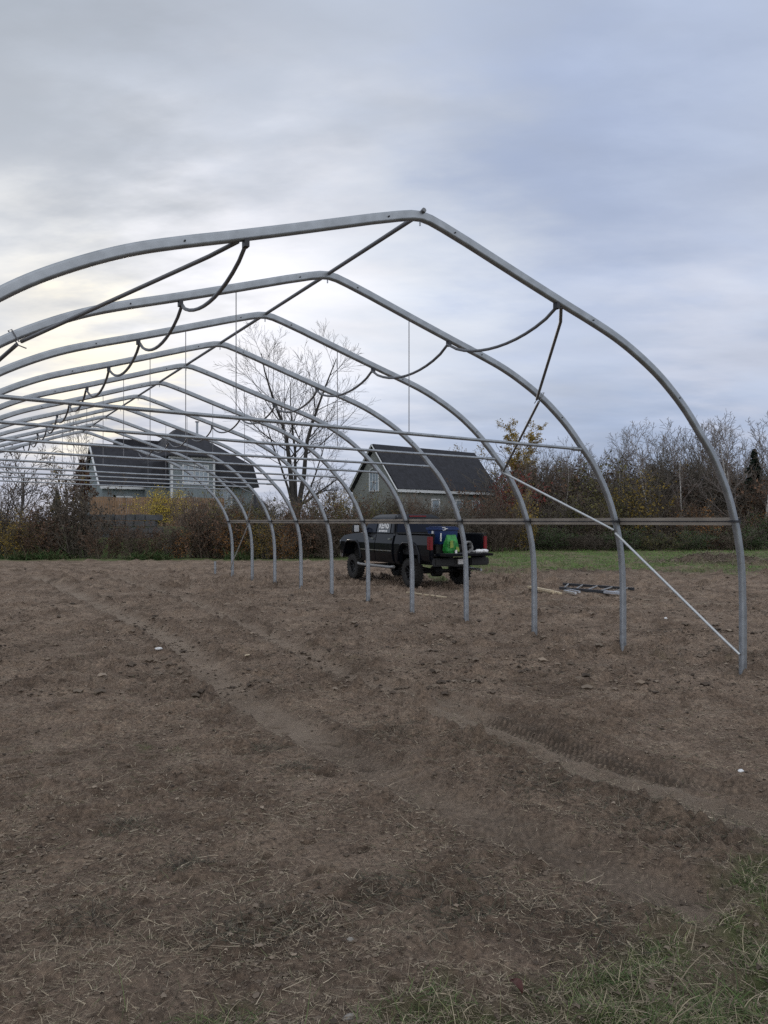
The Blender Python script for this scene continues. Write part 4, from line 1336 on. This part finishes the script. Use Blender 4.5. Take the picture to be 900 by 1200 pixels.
class Kind:
    def __init__(self, maker): self.protos, self.n = [m() for m in maker], 0

    def put(self, *a, **k):
        i = self.n % len(self.protos); first = self.n < len(self.protos); self.n += 1
        return place(self.protos[i], first, *a, **k)


# every prototype is 3 m (bushes) or its own height (trees) tall at scale 1
K = {}
K['brown'] = Kind([lambda: shrub(1, 3, 2.6, M['leaf_brown'], 1300, twigm='twig'), lambda: shrub(2, 3, 2.4, M['leaf_brown'], 900, twigm='twig_red')])
K['rust'] = Kind([lambda: shrub(3, 3, 2.6, M['leaf_rust'], 1700, twigm='twig_red'), lambda: shrub(4, 3, 2.8, M['leaf_rust'], 1300, twigm='twig_red')])
K['olive'] = Kind([lambda: shrub(5, 3, 2.6, M['leaf_olive'], 2000), lambda: shrub(6, 3, 2.8, M['leaf_olive'], 1600)])
K['gold'] = Kind([lambda: shrub(7, 3, 2.4, M['leaf_gold'], 1500)])
K['orange'] = Kind([lambda: shrub(8, 3, 2.4, M['leaf_orange'], 1300)])
K['yellow'] = Kind([lambda: shrub(9, 3, 2.8, M['leaf_yellow'], 3200, size=.09)])
K['red'] = Kind([lambda: shrub(10, 3, 2.4, M['leaf_red'], 2400)])
K['green'] = Kind([lambda: shrub(11, 3, 3.0, M['leaf_green'], 2400)])
K['bare'] = Kind([lambda: shrub(12, 3, 2.0, None, 0, twigm='twig', stems=26), lambda: shrub(13, 3, 2.2, None, 0, twigm='twig_red', stems=26)])
HG = 'bushes of the hedge along the far edge of the field'
word = dict(brown='dark brown thinly leaved bush', rust='rust brown leaved bush', olive='olive green leaved bush', gold='golden leaved bush', orange='orange leaved bush',
            yellow='bright yellow bush', red='dark red leaved bush', green='low dark green bush', bare='bare twiggy bush')
hedge = [
    # px, depth, height, kind, where
    (-25, 37.2, 2.6, 'brown', 'at the left edge of the hedge'), (18, 37.0, 2.2, 'gold', 'under the small tree at far left'), (50, 37.4, 2.5, 'rust', 'right of the small leafless tree at far left'),
    (5, 39.0, 3.0, 'bare', 'behind the small leafless tree at far left'), (45, 40.0, 2.6, 'olive', 'at far left below the open sky'), (72, 38.2, 2.9, 'brown', 'left of the tallest hedge bush'),
    (100, 38.0, 4.4, 'brown', 'that stands tallest at the left end of the fence'), (122, 37.2, 2.0, 'rust', 'in front of the left end of the fence'), (150, 37.0, 1.7, 'brown', 'in front of the grey stone wall'),
    (178, 37.4, 1.7, 'rust', 'below the bright yellow bush'), (205, 37.2, 1.9, 'brown', 'below the right half of the fence'), (232, 38.2, 3.0, 'bare', 'between the yellow bush and the farthest arch leg'),
    (190, 45.0, 2.3, 'yellow', 'growing in front of the fence'), (212, 37.0, 1.6, 'orange', 'low in front of the right end of the fence'), (250, 37.6, 2.9, 'rust', 'behind the farthest arch leg'),
    (262, 39.2, 3.4, 'olive', 'under the right part of the left house'), (242, 38.8, 3.0, 'brown', 'below the wall dormer of the left house'), (278, 37.2, 2.6, 'orange', 'between the farthest two arch legs'),
    (300, 38.6, 3.2, 'olive', 'behind the second farthest arch leg'), (308, 37.0, 1.9, 'gold', 'low between the second and third farthest legs'), (330, 38.2, 3.1, 'brown', 'right of the third farthest leg'),
    (335, 37.0, 2.0, 'orange', 'low between the third and fourth farthest legs'), (356, 38.0, 3.0, 'rust', 'behind the fourth farthest leg'), (372, 39.4, 3.3, 'olive', 'right of the large leafless tree'),
    (385, 37.6, 2.4, 'brown', 'left of the pickup truck'), (402, 38.6, 3.3, 'rust', 'behind the front of the pickup truck'), (420, 41.0, 2.4, 'olive', 'behind the hood of the pickup truck'),
    (345, 41.0, 2.3, 'brown', 'at the foot of the large leafless tree'), (285, 41.5, 2.4, 'brown', 'standing behind the olive bushes right of the left house'),
    (318, 42.0, 2.1, 'bare', 'left of the large leafless tree'), (395, 42.5, 2.1, 'gold', 'behind the hedge left of the right house'),
    (442, 42.0, 2.4, 'olive', 'below the gable of the right house'), (465, 42.5, 2.6, 'brown', 'behind the cab of the pickup truck'), (486, 43.5, 2.6, 'bare', 'in front of the long wall of the right house'),
    (478, 41.5, 2.3, 'rust', 'behind the rear window of the pickup truck'), (508, 44.0, 2.6, 'brown', 'behind the blue storage box'), (530, 44.5, 2.9, 'bare', 'behind the load in the pickup bed'),
    (552, 45.0, 2.6, 'brown', 'behind the open tailgate'), (575, 45.5, 2.8, 'bare', 'right of the open tailgate'), (520, 46.5, 2.7, 'olive', 'against the wall of the right house'),
    (600, 49.5, 5.0, 'red', 'at the right corner of the right house'), (585, 46.5, 3.0, 'brown', 'in front of the dark red bush'), (614, 47.0, 3.5, 'gold', 'standing alone behind the third nearest leg'),
    (560, 48.0, 4.0, 'rust', 'at the right end wall of the right house'),
]
for i, (px, Z, h, k, where) in enumerate(hedge):
    sx = (2.2 / h) ** .35 if h > 2.2 else 1.05
    if k == 'yellow' and px < 300: sx = 1.25
    K[k].put(px, Z, f'{word[k]} {where}', 'bush', HG, s=h / 3.0 * .93, rz=i * 1.7, sx=sx)

# small trees and conifers on the left
K['slim'] = Kind([lambda s=s, h=h, sp=sp: slim_tree(s, h, sp) for s, h, sp in ((41, 8.2, 30), (42, 9.0, 26), (43, 7.4, 36), (44, 8.6, 32))])
K['birch'] = Kind([lambda s=s, h=h: slim_tree(s, h, 27, 13, True, .10) for s, h in ((51, 9.0), (52, 8.4))])
K['thick'] = Kind([lambda: thicket_tree(61, 6.5), lambda: thicket_tree(62, 6.0, 'bark_dark', 'twig_red'), lambda: thicket_tree(63, 7.0)])
o = leafy_tree(71, 4.9, M['leaf_brown'], 260, 'bare_tree', .10, 42); place(o, True, 22, 37.8, 'small spreading leafless tree at the left edge of the photo', 'tree', s=1.0)
o = thicket_tree(72, 4.4, 'bark_dark', 'twig_red'); place(o, True, -12, 38.6, 'thin leafless small tree half cut off by the left edge', 'tree')
o = leafy_tree(73, 4.2, M['leaf_gold'], 330, 'leafy_tree', .12, 35); place(o, True, 80, 39.5, 'thin small tree with a few gold leaves left of the fence', 'tree', s=1.0)
cn = conifer(1, 2.3, 1.1, M['needle']); place(cn, True, 67, 48, 'dark green pointed conifer at the left end of the fence', 'conifer', zoff=0)
c2 = conifer(2, 4.6, 3.0, M['needle_brown']); place(c2, True, 96, 51, 'reddish brown conifer against the left end of the left house', 'conifer')
for px, hgt, lab in ((134, 3.0, 'small dark conifer in front of the white window of the left house'), (158, 2.6, 'smaller dark conifer behind the middle of the fence'), (170, 2.75, 'rounded dark conifer behind the yellow bush')):
    place(cn, False, px, 52, lab, 'conifer', s=hgt / 3.2, rz=px)
K['slim'].put(97, 64, 'slim pale leafless tree behind the left end of the left house', 'tree', None, s=1.0, rz=2)
for q, (px, Z, s, lab) in enumerate(((372, 62, .55, 'small leafless tree far behind the hedge between the houses, nearest the large tree'),
                                     (398, 64, .6, 'small leafless tree far behind the hedge, next to the gable of the right house'))):
    K['thick'].put(px, Z, lab, 'tree', None, s=s, rz=q)
# yellow trees behind the right house
o = leafy_tree(74, 9.6, M['leaf_gold'], 9000, 'leafy_tree', .20, 28); place(o, True, 603, 70, 'yellowed leafy tree behind the right end of the right house', 'tree', s=.84)
o = leafy_tree(75, 8.6, M['leaf_gold'], 1700, 'leafy_tree', .17, 34); place(o, True, 566, 71, 'half bare yellow leaved tree above the roof of the right house', 'tree', s=.84)

# ---- the wood at the right
WG = 'leafless trees of the wood at the right'
front = [(640, 56, .92, 'slim', 'slim grey leafless tree right of the lone golden bush'), (663, 55, .85, 'thick', 'many stemmed leafless tree left of the second nearest leg'),
         (682, 57, .98, 'slim', 'slim grey leafless tree behind the end of the nearest collar tie'), (704, 55, .9, 'thick', 'many stemmed leafless tree behind the second nearest leg'),
         (728, 57, .95, 'slim', 'slim grey leafless tree right of the second nearest leg'), (752, 55, .95, 'thick', 'many stemmed leafless tree beside the tallest tree of the wood'),
         (776, 58, 1.28, 'slim', 'tallest grey leafless tree standing above the rest of the wood'), (792, 55, 1.02, 'thick', 'many stemmed leafless tree right of the tallest tree of the wood'),
         (812, 56, 1.12, 'slim', 'grey leafless tree just left of the nearest arch leg'), (836, 55, 1.06, 'thick', 'many stemmed leafless tree behind the nearest arch leg'),
         (868, 51, .93, 'birch', 'white stemmed birch just right of the nearest arch leg'), (856, 54, 1.0, 'birch', 'pale stemmed birch behind the nearest arch leg'),
         (893, 56, 1.12, 'slim', 'grey leafless tree at the right edge of the photo'), (915, 54, 1.0, 'thick', 'many stemmed leafless tree beyond the right edge'),
         (658, 53, .70, 'birch', 'short pale stemmed birch left of the second nearest leg'), (722, 53.5, .74, 'birch', 'pale stemmed birch just right of the second nearest leg'),
         (768, 53, .92, 'birch', 'pale stemmed birch in front of the tallest tree of the wood'), (800, 53.5, .86, 'birch', 'pale stemmed birch left of the nearest arch leg'),
         (898, 53, 1.0, 'birch', 'pale stemmed birch cut by the right edge of the photo')]
for i, (px, Z, s, k, lab) in enumerate(front):
    K[k].put(px, Z, lab, 'tree', WG, s=s * (.745 if k != 'birch' else .92), rz=i * 2.1)
rs = random.Random(99)
for i in range(46):
    px = 618 + 330 * ((i + rs.random()) / 46); Z = rs.uniform(60, 74)
    k = rs.choice(['slim', 'slim', 'thick', 'thick', 'birch'])
    tall = 1.0 + .18 * max(0, min(1, (px - 700) / 100))
    K[k].put(px, Z, 'leafless tree crowded into the back rows of the wood at the right', 'tree', WG, s=.745 * tall * rs.uniform(.85, 1.1) * (1.25 if k == 'thick' else 1.0), rz=rs.uniform(0, 6))
c3 = conifer(3, 7.4, 3.4, M['needle']); place(c3, True, 884, 57, 'tall dark conifer among the leafless trees near the right edge', 'conifer')
UG = 'undergrowth bushes along the edge of the wood'
und = [(632, 50.5, 2.6, 'brown', 'right of the lone golden bush'), (650, 51, 3.2, 'bare', 'left of the second nearest leg'), (672, 50.5, 3.6, 'olive', 'behind the second nearest leg'),
       (694, 50, 2.8, 'brown', 'just left of the second nearest leg'), (716, 51.5, 4.2, 'olive', 'right of the second nearest leg above the hip board'), (738, 51, 4.6, 'gold', 'in the middle between the two nearest legs'),
       (756, 50, 2.8, 'brown', 'low below the hip board between the two nearest legs'), (778, 51.5, 3.6, 'bare', 'in front of the tallest tree of the wood'), (797, 51, 3.0, 'rust', 'left of the orange bush in the wood'),
       (822, 50.5, 3.2, 'orange', 'just left of the nearest arch leg'), (842, 51, 2.7, 'brown', 'behind the nearest arch leg below the hip board'), (866, 50.5, 3.0, 'brown', 'at the foot of the white stemmed birch'),
       (888, 51, 2.8, 'orange', 'at the right edge of the photo'), (905, 50.5, 2.5, 'green', 'at the right edge of the meadow'),
       (640, 47.8, 1.5, 'green', 'at the left end of the meadow'), (668, 47.5, 1.2, 'brown', 'low at the meadow edge left of the second nearest leg'), (700, 48.0, 1.3, 'brown', 'low at the meadow edge behind the light brace'),
       (735, 48.2, 1.4, 'green', 'low at the meadow edge between the two nearest legs'), (770, 48.0, 1.2, 'olive', 'low at the meadow edge left of the dead heap'), (805, 48.5, 1.3, 'green', 'low at the meadow edge behind the dead heap'),
       (845, 48.5, 1.3, 'brown', 'low at the meadow edge behind the nearest leg'), (880, 48.5, 1.5, 'green', 'low at the meadow edge right of the nearest leg')]
for i, (px, Z, h, k, where) in enumerate(und):
    K[k].put(px, Z, f'{word[k]} {where}', 'bush', UG, s=h / 3.0 * .93, rz=i * 1.3, sx=1.0 if h > 2 else 2.0)
for i in range(40):
    px = 600 + 340 * ((i + rs.random()) / 40); k = rs.choice(['brown', 'bare', 'rust', 'olive', 'bare'])
    K[k].put(px, rs.uniform(55, 64), 'tall bush of the dense inner undergrowth between the trunks of the wood', 'bush', UG, s=rs.uniform(1.25, 2.0), rz=rs.uniform(0, 6))

# the far wood behind everything reads as one mass
fw = MB()
for i in range(190):
    X = -150 + 330 * rs.random(); Y = rs.uniform(95, 135)
    if X < 10 and rs.random() < .7: continue
    h = rs.uniform(6, 9.5) * (.55 if X < 8 else 1)
    fw.tube([(X, Y, -.5), (X + rs.gauss(0, .2), Y, h * .6), (X + rs.gauss(0, .4), Y, h)], [.12, .07, .02], 4)
    for k in range(34):
        f = rs.uniform(.12, .98); a = rs.uniform(0, 6.28); l_ = h * .30 * (1.15 - f) + .5
        p = Vector((X, Y, h * f)); q = p + Vector((math.cos(a) * l_ * .7, math.sin(a) * l_ * .7, l_ * .8))
        fw.tube([p, p.lerp(q, .5) + Vector((rs.gauss(0, .1), 0, .0)), q], [.035, .025, .014], 3, caps=False)
        for _ in range(4):
            p2 = p.lerp(q, rs.uniform(.2, 1)); q2 = p2 + Vector((rs.gauss(0, .5), rs.gauss(0, .5), rs.uniform(.2, .9)))
            fw.tube([p2, q2], [.02, .012], 3, caps=False)
o = fw.build('woodland', M['twig'], None); tag(o, 'far leafless woodland behind the field and houses', 'woodland', kind='stuff')

# ------------------------------------------------------------------ sky and light
sun_px = (95, 438)
sd = Vector(((sun_px[0] - CX) / F, 1, (HY - sun_px[1]) / F)).normalized()
el = math.asin(sd.z); azm = math.atan2(sd.x, sd.y)
wd = bpy.data.worlds.new('World'); SC.world = wd; wd.use_nodes = True
nt = wd.node_tree; nt.nodes.clear()
N, L = nt.nodes.new, nt.links.new
out = N('ShaderNodeOutputWorld'); bg = N('ShaderNodeBackground'); L(bg.outputs[0], out.inputs[0])
tc = N('ShaderNodeTexCoord'); D = tc.outputs['Generated']


def math_(op, a, b=None, clamp=False):
    n = N('ShaderNodeMath'); n.operation = op; n.use_clamp = clamp
    for i, v in enumerate((a, b)):
        if v is None: continue
        if hasattr(v, 'links'): L(v, n.inputs[i])
        else: n.inputs[i].default_value = v
    return n.outputs[0]


def mixc(fac, a, b, mode='MIX'):
    x_ = N('ShaderNodeMix'); x_.data_type = 'RGBA'; x_.blend_type = mode
    for s_, v_ in ((0, fac), (6, a), (7, b)):
        if hasattr(v_, 'links'): L(v_, x_.inputs[s_])
        elif isinstance(v_, tuple): x_.inputs[s_].default_value = (*v_, 1)
        else: x_.inputs[s_].default_value = v_
    return x_.outputs[2]


def lobe(px, py, k):
    """soft patch of cloud round one direction of the sky"""
    v = Vector(((px - CX) / F, 1, (HY - py) / F)).normalized()
    n = N('ShaderNodeVectorMath'); n.operation = 'DOT_PRODUCT'; L(warpD, n.inputs[0]); n.inputs[1].default_value = v
    return math_('POWER', math_('MAXIMUM', n.outputs['Value'], 0.0), k)


sepD = N('ShaderNodeSeparateXYZ'); L(D, sepD.inputs[0])
zc = math_('MAXIMUM', sepD.outputs[2], 0.0)
den = math_('ADD', zc, .22)
cmb = N('ShaderNodeCombineXYZ'); L(math_('DIVIDE', sepD.outputs[0], den), cmb.inputs[0]); L(math_('DIVIDE', sepD.outputs[1], den), cmb.inputs[1])
n1 = N('ShaderNodeTexNoise'); n1.inputs['Scale'].default_value = 1.25; n1.inputs['Detail'].default_value = 5; n1.inputs['Roughness'].default_value = .5; n1.inputs['Distortion'].default_value = .35
mp = N('ShaderNodeMapping'); mp.inputs['Rotation'].default_value = (0, 0, R(28)); mp.inputs['Scale'].default_value = (1.0, 1.9, 1); mp.inputs['Location'].default_value = (3.1, .4, 0)
L(cmb.outputs[0], mp.inputs[0]); L(mp.outputs[0], n1.inputs['Vector'])
n2 = N('ShaderNodeTexNoise'); n2.inputs['Scale'].default_value = 3.4; n2.inputs['Detail'].default_value = 6; n2.inputs['Roughness'].default_value = .55
L(mp.outputs[0], n2.inputs['Vector'])
# the lobes are frayed by the same noise
ofs = N('ShaderNodeVectorMath'); ofs.operation = 'SUBTRACT'; L(n2.outputs['Color'], ofs.inputs[0]); ofs.inputs[1].default_value = (.5, .5, .5)
scl = N('ShaderNodeVectorMath'); scl.operation = 'SCALE'; L(ofs.outputs[0], scl.inputs[0]); scl.inputs['Scale'].default_value = .34
addv = N('ShaderNodeVectorMath'); addv.operation = 'ADD'; L(D, addv.inputs[0]); L(scl.outputs[0], addv.inputs[1])
nrm = N('ShaderNodeVectorMath'); nrm.operation = 'NORMALIZE'; L(addv.outputs[0], nrm.inputs[0]); warpD = nrm.outputs[0]
ramp = N('ShaderNodeValToRGB')
st = [(0.0, (0.295, 0.364, 0.500)), (.127, (0.355, 0.424, 0.570)), (.236, (0.552, 0.605, 0.700)), (.33, (0.650, 0.686, 0.749)), (.42, (0.512, 0.566, 0.660)), (.575, (0.414, 0.464, 0.560)), (1.0, (0.492, 0.545, 0.620))]
while len(ramp.color_ramp.elements) < len(st): ramp.color_ramp.elements.new(.5)
for e, (p, c) in zip(ramp.color_ramp.elements, st): e.position = p; e.color = (*c, 1)
L(zc, ramp.inputs[0])
c = ramp.outputs[0]
for (px, py, k, col, amt) in ((300, 335, 42, (0.950, 0.941, 0.985), .92), (60, 290, 90, (0.788, 0.798, 0.800), .75), (520, 310, 100, (0.788, 0.828, 0.880), .7), (690, 410, 120, (0.611, 0.656, 0.760), .5),
                              (690, 195, 42, (.345, .415, .585), .88), (890, 280, 90, (.39, .45, .60), .55), (850, 30, 90, (0.453, 0.525, 0.690), .5), (60, 165, 80, (0.364, 0.394, 0.450), .8), (0, 10, 80, (0.394, 0.434, 0.490), .6),
                              (330, 80, 100, (0.424, 0.474, 0.560), .55), (830, 420, 200, (0.591, 0.605, 0.680), .55), (740, 500, 160, (0.325, 0.404, 0.570), .55),
                              (30, 430, 150, (.84, .81, .75), .5), (110, 430, 420, (1.05, .98, .80), .8), (150, 412, 1500, (1.12, 1.04, .82), .6), (100, 470, 1700, (1.12, 1.02, .80), .5)):
    c = mixc(math_('MULTIPLY', lobe(px, py, k), amt), c, col)
# added bright patch in the unseen sky behind the viewer, lifting ground and legs
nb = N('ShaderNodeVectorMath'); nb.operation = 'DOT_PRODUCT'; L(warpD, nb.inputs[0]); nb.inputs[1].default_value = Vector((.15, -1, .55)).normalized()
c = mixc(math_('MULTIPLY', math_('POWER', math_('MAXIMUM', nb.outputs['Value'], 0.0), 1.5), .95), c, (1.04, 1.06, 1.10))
mr = N('ShaderNodeMapRange'); mr.inputs['From Min'].default_value = .3; mr.inputs['From Max'].default_value = .7; mr.inputs['To Min'].default_value = .88; mr.inputs['To Max'].default_value = 1.10
L(n1.outputs['Fac'], mr.inputs['Value'])
mr2 = N('ShaderNodeMapRange'); mr2.inputs['From Min'].default_value = .3; mr2.inputs['From Max'].default_value = .7; mr2.inputs['To Min'].default_value = .955; mr2.inputs['To Max'].default_value = 1.04
L(n2.outputs['Fac'], mr2.inputs['Value'])
vm = N('ShaderNodeVectorMath'); vm.operation = 'SCALE'; L(c, vm.inputs[0]); L(math_('MULTIPLY', mr.outputs[0], mr2.outputs[0]), vm.inputs['Scale'])
sky = N('ShaderNodeTexSky'); sky.sky_type = 'NISHITA'; sky.sun_disc = False; sky.sun_elevation = el; sky.sun_rotation = azm
sk = N('ShaderNodeVectorMath'); sk.operation = 'SCALE'; L(sky.outputs[0], sk.inputs[0]); sk.inputs['Scale'].default_value = 1.0
# cloud deck over the clear sky: the background strength belongs to the sky texture, so the deck is divided by it
STR = .08
dv_ = N('ShaderNodeVectorMath'); dv_.operation = 'SCALE'; L(vm.outputs[0], dv_.inputs[0]); dv_.inputs['Scale'].default_value = 1.0 / STR
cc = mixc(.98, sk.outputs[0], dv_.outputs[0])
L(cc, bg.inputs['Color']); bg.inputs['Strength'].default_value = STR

sl = bpy.data.lights.new('sun', 'SUN'); sl.energy = .5; sl.angle = R(14); sl.color = (1, .9, .75)
so = bpy.data.objects.new('sun', sl); COL.objects.link(so)
so.rotation_euler = (-sd).to_track_quat('-Z', 'Y').to_euler()

# ------------------------------------------------------------------ camera
cam = bpy.data.cameras.new('camera'); co = bpy.data.objects.new('camera', cam); COL.objects.link(co)
co.location = (0, 0, CAMH); co.rotation_euler = (R(90), 0, 0)
cam.sensor_fit = 'HORIZONTAL'; cam.sensor_width = 36; cam.lens = 36 * F / 900
cam.shift_y = (HY - 600) / 900
cam.clip_end = 3000; cam.clip_start = .05
SC.camera = co
SC.view_settings.view_transform = 'Standard'; SC.view_settings.look = 'None'; SC.view_settings.exposure = .22; SC.view_settings.gamma = 1
SC.view_settings.use_curve_mapping = False
SC.cycles.use_denoising = False; SC.cycles.max_bounces = 5; SC.cycles.diffuse_bounces = 3
